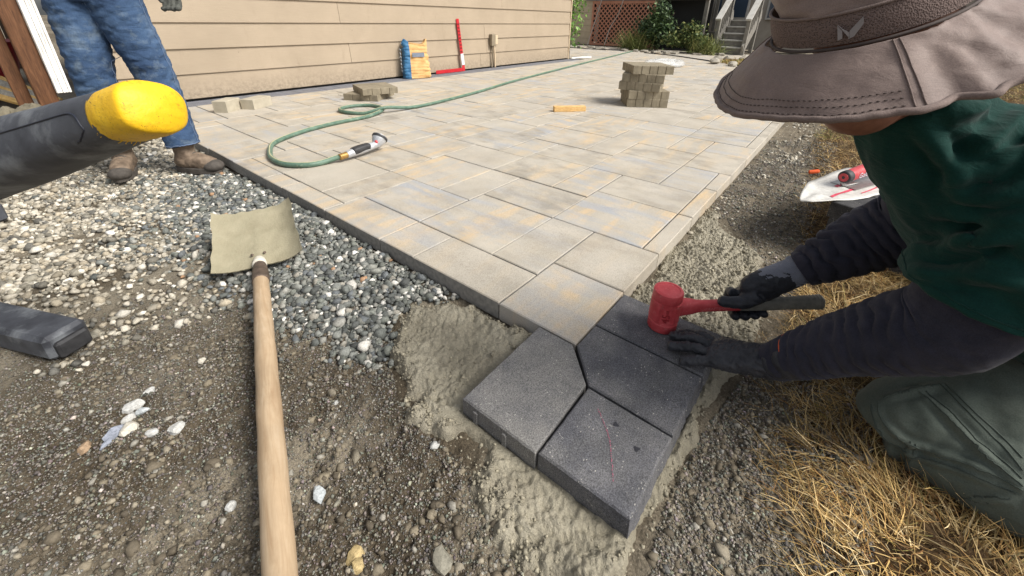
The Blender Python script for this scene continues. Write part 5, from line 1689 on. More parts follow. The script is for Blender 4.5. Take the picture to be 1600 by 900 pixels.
# gloves hanging at his sides
M['work_glove'] = simple('work_glove', S(58, 60, 56), S(92, 94, 88), 60, .8, 150, .5, .002)
for hnd, sg in ((handR, 1), (handL, -1)):
    dn = np.array([0, 0, -1.0])
    pts = [sweep([hnd + [0, 0, .09], hnd + [0, 0, .03], hnd - [0, 0, .03]], [(.036, .03), (.044, .026), (.045, .02)], n=20, m=16, ref=Ss)]
    for k in range(4):
        o_ = Ss * (.033 - .022 * k) 
        pts.append(finger([hnd + o_ - [0, 0, .02], hnd + o_ + Fs * .012 - [0, 0, .06], hnd + o_ + Fs * .035 - [0, 0, .085], hnd + o_ + Fs * .052 - [0, 0, .075]], .0135, .012, ref=Ss))
    pts.append(finger([hnd + Fs * .02 - Ss * .03 * sg, hnd + Fs * .05 - Ss * .035 * sg - [0, 0, .03], hnd + Fs * .058 - Ss * .02 * sg - [0, 0, .06]], .014, .011, ref=Ss))
    V, F = remesh(pts, .004, 2); V, F = crumple((V, F), .003, 60, 2, 421); mk('glove', V, F, M['work_glove'], sw)
# red tool clipped to his pocket
V, F = bar(pw - Ss * .155 + Fs * .05 + [0, 0, .10], pw - Ss * .19 + Fs * .075 + [0, 0, -.075], .04, .022, Fs); mk('pocket_tool', V, F, M['red'], sw, False)
V, F = bar(pw - Ss * .185 + Fs * .074 + [0, 0, -.02], pw - Ss * .186 + Fs * .0745 + [0, 0, -.03], .042, .0235, Fs); mk('tool_band', V, F, M['black_rubber'], sw, False)
# boots
for a_, d_ in ((aL, unit([-.35, -.9, 0])), (aR, unit([.55, -.83, 0]))):
    s_ = np.array([-d_[1], d_[0], 0])
    b0 = np.array([a_[0], a_[1], gz0])
    up = remesh([sweep([b0 - d_ * .075 + [0, 0, .06], b0 + [0, 0, .065], b0 + d_ * .09 + [0, 0, .052], b0 + d_ * .165 + [0, 0, .042]], [(.05, .042), (.052, .048), (.042, .05), (.028, .038)], n=28, m=36, ref=(0, 0, 1), power=2.5, round_ends=(.03, .04)),
                 sweep([b0 + [0, 0, .05] - d_ * .01, b0 + [0, 0, .12] - d_ * .012, b0 + [0, 0, .17] - d_ * .015], [.055, .052, .055], n=24, m=16, ref=d_)], .006, 2)
    V, F = crumple(up, .004, 30, 3, 431); bt = mk('boot', V, F, M['boot'], sw)
    t = np.linspace(0, 2 * math.pi, 40, endpoint=False)
    out_ = [(b0 + d_ * (.045 + .142 * math.cos(q)) + s_ * (.052 + .008 * math.cos(q)) * math.sin(q))[:2] for q in t]
    V, F = prism(out_, gz0 - .004, gz0 + .030, .004); mk('sole', V, F, M['boot_dark'], bt, True, 40)
    V, F = remesh([ellipsoid(b0 + d_ * .145 + [0, 0, .035], (.055, .053, .036), (d_, s_, (0, 0, 1)))], .005, 1); mk('toe_cap', V, F, M['boot_dark'], bt)
    for k in range(4):
        c_ = b0 + d_ * (.02 + .024 * k) + np.array([0, 0, .121 - .0125 * k])
        V, F = tube([c_ - s_ * .03 - [0, 0, .012], c_ + [0, 0, .001], c_ + s_ * .03 - [0, 0, .012]], .0048, 8); mk('lace', V, F, M['boot_dark'], bt)

# ------------------------------------------------------------------ wheelbarrow at the left edge: moulded handle with yellow end, leg bar on the ground
M['black_poly'] = simple('black_poly', S(52, 54, 60), S(82, 85, 92), 16, .6, 90, .3, .0015, c3=S(122, 126, 130), scale3=11)
M['navy_poly'] = simple('navy_poly', S(26, 30, 42), S(38, 42, 56), 20, .5)
def yellow_mat():
    n = NT('worn_yellow'); p = n.pos()
    c = n.ramp(n.noise(p, 20, 5, .6), [(.3, S(226, 176, 20)), (.7, S(240, 196, 40))])
    c = n.mix(n.ramp(n.noise(p, 60, 6, .8), [(.54, 0.), (.70, .7)]), c, S(168, 128, 34))
    c = n.mix(n.ramp(n.noise(n.pos((9, 1, 4)), 60, 3, .6, 1.0), [(.64, 0.), (.68, .8)]), c, S(120, 96, 40))
    return n.done(c, .5, n.bump(n.noise(p, 130, 4, .7), .5, .002), spec=.4)
M['yellow'] = yellow_mat()
wb = empty('wheelbarrow', (-.2, 1.6, -.06), 'black wheelbarrow handle and leg with worn yellow handle end', 'wheelbarrow')
c0 = np.array([.150, .815, .668]); c1 = np.array([-.030, 1.235, .535]); c2 = np.array([-.26, 1.75, .36])
hd = unit(c1 - c0)
V, F = sweep([c0 + hd * .055, c0 + hd * .2, c1, c2, (-.50, 2.15, .32), (-.72, 2.45, .33)], [(.038, .046), (.048, .052), (.062, .062), (.062, .062), (.055, .055), (.05, .05)], n=44, m=100, ref=(.2, .3, 1), power=2.9)
hdl = mk('handle', V, F, M['black_poly'], wb)
bh = bvh_of((V, F))
V, F = sweep([c0 - hd * .018, c0 - hd * .004, c0 + hd * .03, c0 + hd * .068], [(.028, .036), (.039, .047), (.0405, .049), (.0395, .0475)], n=44, m=34, ref=(.2, .3, 1), power=2.6, round_ends=(.016, 0))
V, F = crumple((V, F), .0008, 45, 3, 503)
mk('end_cap', V, F, M['yellow'], wb)
A_, B_, C_ = frame(hd, (.2, .3, 1))
sidev = C_ if C_ @ (-np.array(fwd)) > 0 else -C_
def hp_(a, b, c): return c0 + hd * a + sidev * b + B_ * c
seam(bh, [hp_(.085, .05, -.020), hp_(.10, .05, .006), hp_(.14, .06, .012), hp_(.26, .06, .014), hp_(.40, .06, .016)], .0016, M['navy_poly'], hdl, 'panel_groove', .0, 60)
seam(bh, [hp_(.085, .05, -.020), hp_(.12, .05, -.045)], .0014, M['navy_poly'], hdl, 'panel_groove', .0, 20)
seam(bh, [hp_(.36, .06, .07), hp_(.375, .08, .02), hp_(.39, .07, -.05)], .0022, M['yellow'], hdl, 'yellow_line', .0006, 30)
# fibres torn from the cap edge
V = []; F = []
for k in range(16):
    t = rng.uniform(2.2, 4.6)
    p0 = c0 + hd * .066 + B_ * (.040 * math.cos(t)) + sidev * (.048 * math.sin(t)); o_ = unit(B_ * math.cos(t) + sidev * math.sin(t) + rng.normal(0, .5, 3))
    v, f = tube([p0 - hd * .004, p0 + o_ * .003 + hd * .002, p0 + o_ * rng.uniform(.002, .005) + hd * rng.uniform(-.004, .008)], .00055, 4, 5)
    F += [[q + len(V) for q in g] for g in f]; V += v.tolist()
mk('frayed_edge', V, F, M['yellow'], wb)
# leg bars
def beam(a_, b_, w_, h_, ch_):
    a_ = np.array(a_, float); b_ = np.array(b_, float); x_, y_, z_ = frame(b_ - a_, (0, 0, 1)); L_ = np.linalg.norm(b_ - a_)
    return xform(box((0, -h_ / 2, -w_ / 2), (L_, h_ / 2, w_ / 2), ch_), a_, basis=(x_, y_, z_))
V, F = beam((-.070, 1.495, -.030), (-.45, 2.27, -.02), .098, .075, .011); mk('leg', V, F, M['black_poly'], wb, False)
V, F = beam((-.062, 1.482, -.040), (-.10, 1.56, -.040), .075, .05, .006); mk('foot', V, F, M['black_rubber'], wb, False)
V, F = beam((-.150, 2.76, -.02), (-.42, 3.2, -.01), .10, .085, .012); mk('leg', V, F, M['black_poly'], wb, False)
V, F = sweep([(-.40, 2.2, .08), (-.50, 2.4, .3), (-.30, 1.85, .36)], [.03, .03, .03], n=14, m=24, ref=(.3, .1, 1)); mk('strut', V, F, M['black_poly'], wb)
V, F = sweep([(-.40, 3.15, .04), (-.55, 2.7, .25), (-.50, 2.4, .3)], [.03, .03, .03], n=14, m=24, ref=(.3, .1, 1)); mk('strut', V, F, M['black_poly'], wb)
# tray beyond the frame
tr = []
for (z_, k_) in ((.30, .6), (.62, 1.0)):
    tr.append([(-.95 + .35 * k_ * sx_, 2.3 + .55 * k_ * sy_, z_) for sx_, sy_ in ((-1, -1), (1, -1), (1, 1), (-1, 1))])
V = np.array(tr[0] + tr[1]); mk('tray', *solid(V, [(3, 2, 1, 0), (0, 1, 5, 4), (1, 2, 6, 5), (2, 3, 7, 6), (3, 0, 4, 7)], .01), M['black_poly'], wb, False)

# ------------------------------------------------------------------ left background
M['post_wood'] = wood_mat('post_wood', S(74, 48, 30), S(104, 70, 46), S(124, 90, 64), 2)
ps = empty('wooden_post', (.29, 5.05, -.07), 'brown timber post standing near the end of the siding', 'post')
V, F = box((.235, 4.985, -.07), (.350, 5.10, 2.7), .006); mk('post', V, F, M['post_wood'], ps, False)
V, F = box((.130, 5.12, -.07), (.215, 5.22, 2.7), .005); mk('side_board', V, F, M['post_wood'], ps, False)
M['white_vinyl'] = simple('white_vinyl', S(236, 236, 233), S(246, 246, 243), 14, .5, c3=S(220, 218, 213), scale3=9)
ds = empty('white_panel', (.4, 4.96, .19), 'white ribbed vinyl panel standing against the timber post', 'panel')
for k in range(5):
    V, F = box((.354 + k * .0172, 4.945 + .006 * (k % 2), .19), (.3695 + k * .0172, 4.98, 2.5), .003); mk('rib', V, F, M['white_vinyl'], ds, False)
V, F = box((.352, 4.981, .19), (.442, 4.988, 2.5)); mk('backing', V, F, M['white_vinyl'], ds, False)
M['red_tub'] = simple('red_tub', S(122, 22, 30), S(142, 30, 38), 12, .45)
V, F = sweep([(-.3, 8.5, -.06), (-.3, 8.5, .1), (-.3, 8.5, .40), (-.3, 8.5, .44)], [(.62, .4), (.66, .43), (.74, .5), (.77, .52)], n=60, m=24, ref=(1, 0, 0), power=5)
top('red_tub', V, F, M['red_tub'], 'dark red plastic tub behind the timber post', 'tub', flat_angle=40)
M['lumber'] = wood_mat('lumber', S(170, 130, 66), S(204, 166, 96), S(222, 194, 136), 1)
M['lumber_grey'] = wood_mat('lumber_grey', S(120, 114, 104), S(160, 154, 142), S(190, 184, 172), 1)
for k in range(7):
    a0 = np.array([-.42 + .09 * k, 7.5 - .05 * k, .20 - .012 * k]); b0 = np.array([.30 + .022 * k, 5.65 + .1 * k, -.035])
    V, F = bar(a0, b0, .07, .022, (1, 0, 0)); top('lumber_strip', V, F, M['lumber' if k % 3 == 0 else 'lumber_grey'], 'thin lumber strip in the bundle behind the cement bag, yellowish' if k % 3 == 0 else 'thin grey lumber strip in the bundle behind the cement bag', 'lumber', 'lumber strips beside the red tub', smooth=False)
V, F = xform(box((-.75, -.5, 0), (.5, .35, .018), .002), (-.05, 4.62, -.055), (0, 0, .2))
top('plywood_board', V, F, M['pale_wood'], 'plywood board on the gravel carrying mortar', 'board', smooth=False)
V, F = remesh([ellipsoid((.02, 4.72, .05), (.20, .13, .09)), ellipsoid((.15, 4.66, .10), (.08, .10, .06)), ellipsoid((-.14, 4.8, .05), (.12, .13, .08))], .012, 3)
V, F = crumple((V, F), .05, 8, 4, 511, True); V[:, 2] = np.maximum(V[:, 2], -.034)
M['bag_dirty'] = simple('dirty_paper', S(104, 98, 82), S(142, 134, 114), 14, .85, 50, .5, .006, c3=S(70, 66, 54), scale3=9)
cb = top('cement_bag', V, F, M['bag_dirty'], 'crumpled muddy paper cement bag torn open beside the mortar heap', 'bag')
parts = []
for k in range(70):
    x_, y_ = rng.normal(.20, .085), rng.normal(4.50, .075)
    s_ = rng.uniform(.025, .055); hgt = .13 * math.exp(-((x_ - .20) / .15) ** 2 - ((y_ - 4.50) / .13) ** 2)
    parts.append(ellipsoid((x_, y_, -.035 + hgt), (s_, s_ * .8, s_ * .7), None, 12, 8))
V, F = remesh(parts, .009, 1); V, F = crumple((V, F), .014, 30, 3, 513); V[:, 2] = np.maximum(V[:, 2], -.036)
o = top('mortar_heap', V, F, M['mortar'], 'lumpy heap of grey mortar on the plywood board', 'mortar')
colattr(o, 'Col', np.tile([.1, .1, 0], (len(V), 1)))
M['fence'] = wood_mat('old_fence', S(58, 46, 38), S(80, 66, 54), S(98, 84, 70), 2)
fn_ = empty('fence', (-4, 10.5, 0), 'dark brown board fence far behind the red tub', 'fence')
for k in range(62):
    V, F = box((-9.0 + k * .155, 10.5 + .01 * (k % 2), -.07), (-9.0 + k * .155 + .145, 10.52 + .01 * (k % 2), 2.0)); mk('board', V, F, M['fence'], fn_, False)

# ------------------------------------------------------------------ pile of charcoal blocks with a printed sheet and a trowel on it
ang = math.radians(-108)
ux_ = np.array([math.cos(ang), math.sin(ang), 0]); uy_ = np.array([-math.sin(ang), math.cos(ang), 0])      # along the face, into the pile
corner = np.array([1.985, -.065, -.045])
M['block_dark'] = charcoal_mat('block_concrete', S(50, 50, 52), S(72, 71, 72), .25)
lv = ['bottom', 'middle', 'top']
for c in range(3):
    for r_ in range(2):
        for k in range(3):
            V, F = rib_slab(.098, .098, .0655, 1)
            p_ = corner + ux_ * (.1 + .2 * k + (.012 if c == 1 else 0)) + uy_ * (.1 + .2 * r_) + np.array([0, 0, .0662 * c])
            V, F = xform((V, F), p_, basis=(ux_, uy_, (0, 0, 1)))
            top('charcoal_block', V, F, M['block_dark'], f'charcoal block {("at the soil end", "in the middle", "at the worker end")[k]} of the {lv[c]} {"front" if r_ == 0 else "rear"} row in the pile', 'block', 'charcoal blocks piled on the dry grass', smooth=False)
def sheet_mat():
    n = NT('printed_wrapper'); p = n.pos()
    return n.done(n.ramp(n.noise(p, 26, 5, .6), [(.3, S(186, 184, 178)), (.7, S(214, 212, 207))]), .35, n.bump(n.noise(p, 40, 4, .6), .6, .004), spec=.5)
M['sheet'] = sheet_mat()
sa_ = np.array([1.90, .02, .156]); sb_ = np.array([2.72, -.30, .156]); du = unit(sb_ - sa_); dv = np.cross([0, 0, 1], du)
nu, nv = 46, 14
V = []
for j in range(nv):
    for i in range(nu):
        s_ = i / (nu - 1); t_ = j / (nv - 1) * 2 - 1
        wd = .012 + .10 * min(1, s_ * 3.2) ** .8
        V.append(sa_ + du * (s_ * .88) + dv * (t_ * wd) + np.array([0, 0, .004 + .007 * float(vnoise(np.array([s_ * 9]), np.array([t_ * 2.]), seed=8)[0]) - .03 * max(0, .12 - s_)]))
F = [(j * nu + i, j * nu + i + 1, (j + 1) * nu + i + 1, (j + 1) * nu + i) for j in range(nv - 1) for i in range(nu - 1)]
sheet = mk('printed_sheet', *solid(np.array(V), F, .003), M['sheet'])
sheet['_o'] = [0., 0., 0.]
tag(sheet, 'white wrapper sheet with red print lying on the charcoal blocks', 'wrapper')
bsn = bvh_of((np.array(V), F))
M['print_red'] = simple('red_ink', S(196, 54, 78), S(206, 84, 104), 50, .6)
for (t0, s0, s1, wd_) in ((-.035, .14, .80, .006), (.012, .28, .78, .008), (-.075, .3, .7, .003)):
    P_ = [sa_ + du * (s0 + (s1 - s0) * q) + dv * t0 for q in np.linspace(0, 1, 6)]
    C = catmull(np.array(P_), 40); V2 = []; F2 = []
    for i, q in enumerate(C):
        for sg in (-1, 1):
            l_, n_, _, _ = bsn.find_nearest(Vector(q + dv * wd_ * sg)); V2.append(np.array(l_) + np.array([0, 0, .0022]))
        if i: F2.append((2 * i - 2, 2 * i, 2 * i + 1, 2 * i - 1))
    mk('red_print', V2, F2, M['print_red'], sheet, False)
tw = empty('trowel', (2.25, -.14, .17), 'trowel with red and black handle lying on the white wrapper', 'trowel')
t0 = np.array([2.175, -.085, .205]); t1 = np.array([2.44, -.205, .222]); td = unit(t1 - t0)
V, F = sweep([t0, t0 + td * .03, t0 + td * .10, t0 + td * .2, t1], [(.021, .021), (.024, .023), (.026, .024), (.027, .025), (.022, .022)], n=26, m=40, ref=(0, 0, 1), power=2.4, round_ends=(.008, .02)); mk('handle', V, F, M['red'], tw)
V, F = sweep([t0 - td * .004, t0 + td * .004, t0 + td * .034], [(.022, .021), (.0265, .0255), (.027, .026)], n=26, m=12, ref=(0, 0, 1), round_ends=(.01, 0)); mk('end_grip', V, F, M['black_rubber'], tw)
V, F = lathe([(.018, 0), (.018, .004), (.001, .0045)], 20, -td, t0 + td * .001); mk('end_disc', V, F, M['red'], tw, True, 40)
o_ = np.cross(td, [0, 0, 1]); o_ = o_ if o_ @ np.array([-1, -.3, 0]) > 0 else -o_
text_mesh('Goldblatt', .034, .0004, white, tw, (td, (0, 0, 1), o_), t0 + td * .135 + o_ * .0252 + np.array([0, 0, -.002]))
M['steel'] = simple('trowel_steel', S(150, 150, 148), S(180, 180, 178), 40, .35, metal=.7)
V, F = sweep([t0 + td * .02 - [0, 0, .015], t0 + td * .01 - [0, 0, .03], t0 + td * .03 - [0, 0, .040], t0 + td * .1 - [0, 0, .042]], [(.007, .010), (.007, .010), (.005, .012), (.004, .02)], n=12, m=20, ref=(td)); mk('tang', V, F, M['steel'], tw)
bl = [t0 + td * .02 + o_ * .05, t0 + td * .02 - o_ * .05, t0 + td * .30 - o_ * .05, t0 + td * .30 + o_ * .05]
V, F = prism([(p_[0], p_[1]) for p_ in bl], .1625, .1640); mk('blade', V, F, M['steel'], tw, False)

# ------------------------------------------------------------------ dry grass
def blades(name, X, Y, L, W, cols, label, up=.5, seg=3, zoff=-.004, parent=None, Z=None):
    n = len(X)
    az = 2.2 * np.pi * fbm(np.asarray(X), np.asarray(Y), sc=7, oct=2, seed=45) + rng.normal(0, .9, n)
    el = np.clip(rng.normal(up, .28, n), .02, 1.35)
    bend = rng.normal(-.55, .45, n); tw_ = rng.normal(0, .7, n)
    z0 = (ground_z(X, Y) if Z is None else Z) + zoff
    P = np.stack([X, Y, z0], -1)
    pts = [P]
    for s in range(seg):
        d = np.stack([np.cos(az) * np.cos(el), np.sin(az) * np.cos(el), np.sin(el)], -1)
        P = P + d * (L / seg)[:, None]
        P[:, 2] = np.maximum(P[:, 2], z0 + .004)
        pts.append(P)
        el = el + bend / seg; az = az + tw_ / seg
    sd_ = np.stack([-np.sin(az), np.cos(az), rng.normal(0, .5, n)], -1); sd_ /= np.linalg.norm(sd_, axis=1)[:, None]
    V = []; 
    for s, p in enumerate(pts):
        w_ = (W * (1 - .8 * s / seg))[:, None] * sd_ * .5
        V += [p - w_, p + w_]
    V = np.stack(V, 1); k = 2 * (seg + 1)
    T = []
    for s in range(seg):
        T += [(2 * s, 2 * s + 1, 2 * s + 3), (2 * s, 2 * s + 3, 2 * s + 2)]
    T = (np.array(T)[None] + (np.arange(n) * k)[:, None, None]).reshape(-1, 3)
    o = bigmesh(name, V.reshape(-1, 3), T, M['grass'], np.repeat(cols, k, 0), parent, True)
    return o
PAL_ST = lin([(204, 172, 112), (218, 190, 136), (178, 141, 86), (146, 110, 64), (228, 206, 160), (110, 76, 44), (188, 160, 102), (142, 134, 76)])
W_ST = np.array([3, 3, 3, 2, 1.5, 1.6, 2, .35]); W_ST = W_ST / W_ST.sum()
def straw(n, green=0.0):
    c = PAL_ST[rng.choice(len(PAL_ST), n, p=W_ST)] * np.clip(rng.normal(.82, .24, n), .3, 1.25)[:, None]
    if np.ndim(green) or green:
        k = rng.uniform(0, 1, n) < green
        c[k] = lin([(132, 136, 66)])[0] * rng.uniform(.6, 1.2, k.sum())[:, None]
    return c
def sprinkle(n, x0, x1, ylo, over=.02):
    X = rng.uniform(x0, x1, n); e = grass_edge(X) + over * rng.normal(0, 1, n)
    Y = rng.uniform(ylo, 1, n) if False else e - rng.uniform(0, 1, n) ** 1.0 * (e - ylo)
    return X, Y
def clear(X, Y):
    """not under the block pile"""
    r = np.stack([X, Y], -1) - corner[:2]
    a = r @ ux_[:2]; b = r @ uy_[:2]
    return ~((a > -.0) & (a < .61) & (b > 0) & (b < .41))
X1, Y1 = sprinkle(36000, .46, 1.9, -.85, .012)
X2, Y2 = sprinkle(30000, 1.8, 5.0, -1.5, .03)
X3, Y3 = sprinkle(16000, 4.5, 11.0, -3.0, .05)
X4 = rng.uniform(.5, 1.5, 500); Y4 = grass_edge(X4) + np.abs(rng.normal(0, .04, 500))
k4 = sdist(X4, Y4, MB_LEFT) < .03; X4, Y4 = X4[k4], Y4[k4]
X = np.concatenate([X1, X2, X3, X4]); Y = np.concatenate([Y1, Y2, Y3, Y4])
L = np.concatenate([rng.uniform(.03, .095, len(X1)), rng.uniform(.04, .10, len(X2)), rng.uniform(.06, .13, len(X3)), rng.uniform(.03, .10, len(X4))])
W = np.concatenate([rng.uniform(.0013, .0030, len(X1)), rng.uniform(.0016, .0034, len(X2)), rng.uniform(.004, .008, len(X3)), rng.uniform(.0008, .0018, len(X4))])
k = clear(X, Y)
X, Y, L, W = X[k], Y[k], L[k], W[k]
gn = np.clip(.9 * sstep(.1, .5, fbm(X, Y, sc=1.5, oct=3, seed=71)) * sstep(2.2, 3.0, X), 0, .45)
cl = np.clip(.82 + .45 * fbm(X, Y, sc=11, oct=3, seed=73), .4, 1.25)
g = blades('dry_grass', X, Y, L * rng.uniform(.6, 1.15, len(L)), W, straw(len(X), gn) * cl[:, None], '', .36)
tag(g, 'straw coloured dry lawn beside the soil strip and under the worker', 'grass', kind='stuff')
# small lawn patch far back, edged with stones
X = rng.uniform(9.6, 11.2, 3000); Y = rng.uniform(.9, 2.35, 3000)
k = ((X - 10.4) / .8) ** 2 + ((Y - 1.5) / .85) ** 2 < 1
lp = blades('lawn_patch', X[k], Y[k], np.full(k.sum(), .12), np.full(k.sum(), .012), straw(k.sum(), .3), '', .7, Z=np.full(k.sum(), .004))
tag(lp, 'small yellowed grass patch in the patio edged by stones', 'grass', kind='stuff')
for q, (x_, y_, s_) in enumerate(((9.75, 2.35, .2), (10.2, 2.42, .16), (10.7, 2.3, .22), (11.15, 2.05, .25), (11.4, 1.7, .3), (9.5, 1.95, .14))):
    V, F = ellipsoid((x_, y_, .05), (s_ * .8, s_ * .5, .06), None, 14, 8); V, F = crumple((V, F), .05, 6, 3, 520 + q)
    V[:, 2] = np.maximum(V[:, 2], .001)
    o = top('edging_stone', V, F, M['stone'], 'flat grey stone edging the small yellowed grass patch', 'stone', 'stones edging the grass patch', smooth=True, flat_angle=25)
    colattr(o, 'Col', np.tile(lin([(158, 152, 140)])[0], (len(V), 1)))

# ------------------------------------------------------------------ far end of the yard: wing wall, deck with lattice, stairs, rails, plants
M['deck'] = simple('weathered_deck', S(112, 108, 102), S(140, 136, 128), 9, .85, stretch=(1, 1, 1))
M['deck_light'] = simple('pale_rail', S(168, 166, 160), S(188, 186, 180), 9, .8)
M['wing'] = simple('wing_siding', S(172, 158, 134), S(190, 176, 152), 6, .7)
wg = empty('house_wing', (13.6, 8.4, 0), 'pale sided house wing behind the ivy and lattice', 'house')
for c in range(14):
    V, F = box((13.48 + .0, 7.34, .02 + c * .2), (13.52, 10.6, .02 + c * .2 + .194)); mk('siding_board', V, F, M['wing'], wg, False)
V, F = box((13.525, 7.34, 0), (13.7, 10.6, 2.9)); mk('wall_core', V, F, M['shadow_gap'], wg, False)
M['lattice'] = simple('red_lattice', S(172, 118, 94), S(192, 140, 116), 9, .8)
dk = empty('deck', (14.2, 6.3, 0), 'raised grey deck skirted with reddish diagonal lattice', 'deck')
def clip_strip(y0, z0, dy, dz, ya, yb, za, zb):
    t0_, t1_ = -1e9, 1e9
    for p_, d_, a_, b_ in ((y0, dy, ya, yb), (z0, dz, za, zb)):
        ta, tb = (a_ - p_) / d_, (b_ - p_) / d_
        if ta > tb: ta, tb = tb, ta
        t0_, t1_ = max(t0_, ta), min(t1_, tb)
    return (t0_, t1_) if t1_ > t0_ else None
ya, yb, za, zb = 5.26, 7.30, .09, 1.28
for lay, sg in ((0, 1), (1, -1)):
    k = -1.6
    while k < 3.6:
        c = clip_strip(ya + k, za if sg > 0 else za, .7071 * sg, .7071, ya, yb, za, zb)
        if c:
            a0 = (13.46 - .008 * lay, ya + k + .7071 * sg * c[0], za + .7071 * c[0]); b0 = (13.46 - .008 * lay, ya + k + .7071 * sg * c[1], za + .7071 * c[1])
            if math.dist(a0, b0) > .05:
                V, F = bar(a0, b0, .034, .0075, (0, -.7071, .7071) if sg > 0 else (0, .7071, .7071)); mk('lattice_strip', V, F, M['lattice'], dk, False)
        k += .15
for lo, hi in (((13.43, 5.18, .02), (13.475, 7.36, .09)), ((13.43, 5.18, 1.28), (13.475, 7.36, 1.36)), ((13.43, 5.18, .091), (13.475, 5.26, 1.279)), ((13.43, 7.30, .091), (13.475, 7.36, 1.279))):
    V, F = box(lo, hi, .004); mk('lattice_frame', V, F, M['lattice'], dk, False)
V, F = box((13.85, 3.7, 0.03), (13.9, 7.3, 1.6)); mk('painted_shade_panel', V, F, M['shadow_gap'], dk, False)  # added dark sheet, paints the deck's inner shade behind the lattice holes
V, F = box((13.55, 3.7, 0.0), (16.9, 7.3, .02)); mk('painted_shade_sheet', V, F, M['shadow_gap'], dk, False)  # near-black layer laid on the ground as painted under-deck shade
V, F = box((13.40, 3.65, 1.365), (13.48, 7.6, 1.60), .004); mk('rim_joist', V, F, M['deck'], dk, False)
for k in range(22):
    V, F = box((13.38 + k * .155, 3.62, 1.605), (13.38 + k * .155 + .145, 7.6, 1.635)); mk('deck_board', V, F, M['deck'], dk, False)
for y_ in (3.72, 5.14, 7.4):
    V, F = box((13.49, y_, 0), (13.60, y_ + .10, 2.6), .004); mk('post', V, F, M['deck'], dk, False)
for y_ in (4.4, 5.6, 6.7):
    V, F = box((13.33, y_, 1.40), (13.398, y_ + .09, 2.6), .003); mk('rail_post', V, F, M['deck'], dk, False)
# ropes hanging across the lattice
for q, pts in enumerate(([(13.36, 6.95, 1.6), (13.34, 7.1, 1.0), (13.3, 7.28, .3), (13.25, 7.33, .012)], [(13.36, 6.2, 1.6), (13.34, 6.36, 1.0), (13.33, 6.6, .55), (13.2, 6.68, .02)])):
    V, F = tube(pts, .011, 8); top('rope', V, F, M['deck_light'], ('pale cord hanging at the siding end of the lattice', 'pale cord hanging across the middle of the lattice')[q], 'rope', 'cords hanging over the lattice')
# low grey screen wall, railing and steps to the right of the deck
rl = empty('railing', (14.3, 3.3, 0), 'weathered grey picket railing beside the steps', 'railing')
for k in range(12):
    y_ = 5.0 - k * .155
    V, F = box((14.10, y_, .55), (14.13, y_ + .085, 1.75), .003); mk('picket', V, F, M['deck'], rl, False)
V, F = box((14.06, 3.2, .42), (14.16, 5.15, .54), .004); mk('bottom_rail', V, F, M['deck'], rl, False)
V, F = box((14.05, 3.2, 1.752), (14.17, 5.15, 1.80), .004); mk('top_rail', V, F, M['deck_light'], rl, False)
V, F = box((14.145, 3.2, 0), (14.2, 5.15, .50), .002); mk('skirt', V, F, M['deck'], rl, False)
stp = empty('steps', (13.4, 2.9, 0), 'grey wooden garden steps with sloping handrails', 'steps')
for k in range(5):
    V, F = box((12.95 + k * .26, 2.52, .155 + k * .17), (12.95 + k * .26 + .29, 3.18, .19 + k * .17), .004); mk('tread', V, F, M['deck_light'], stp, False)
    V, F = box((12.98 + k * .26, 2.53, .002 + k * .17), (13.0 + k * .26, 3.17, .153 + k * .17)); mk('riser', V, F, M['deck'], stp, False)
for y_ in (2.46, 3.19):
    V, F = bar((12.85, y_ + .025, .12), (14.25, y_ + .025, 1.02), .26, .045, (0, 0, 1)); mk('stringer', V, F, M['deck'], stp, False)
    V, F = bar((12.80, y_ + .025, .86), (14.30, y_ + .025, 1.84), .05, .14, (0, 0, 1)); mk('handrail', V, F, M['deck_light'], stp, False)
    for x_, z_ in ((12.88, .90), (13.9, 1.58)):
        V, F = box((x_, y_ - .02, 0), (x_ + .09, y_ + .07, z_), .003); mk('newel_post', V, F, M['deck'], stp, False)
    for k in range(5):
        x_ = 13.1 + k * .16
        V, F = box((x_, y_ + .01, .3 + k * .11), (x_ + .035, y_ + .045, 1.04 + k * .104)); mk('baluster', V, F, M['deck'], stp, False)
# building that closes the yard
M['bwall'] = simple('rear_wall', S(150, 142, 130), S(168, 160, 148), 3, .8)
n = NT('window_glass'); M['glass'] = n.done(S(62, 76, 92), .08, None, spec=.8)
bb = empty('rear_building', (17.2, 1.5, 0), 'pale building with dark windows behind the railing and steps', 'building')
V, F = box((17.2, -9, -.07), (17.6, 10.6, 3.6)); mk('wall', V, F, M['bwall'], bb, False)
for k in range(7):
    y_ = -6.5 + k * 1.65
    V, F = box((17.12, y_, .9), (17.198, y_ + 1.1, 2.3), .004); fr_o = mk('window', V, F, M['deck_light'], bb, False)
    for q in range(2):
        V, F = box((17.11, y_ + .06 + q * .5, .96), (17.118, y_ + .54 + q * .5, 2.24)); mk('pane', V, F, M['glass'], fr_o, False)

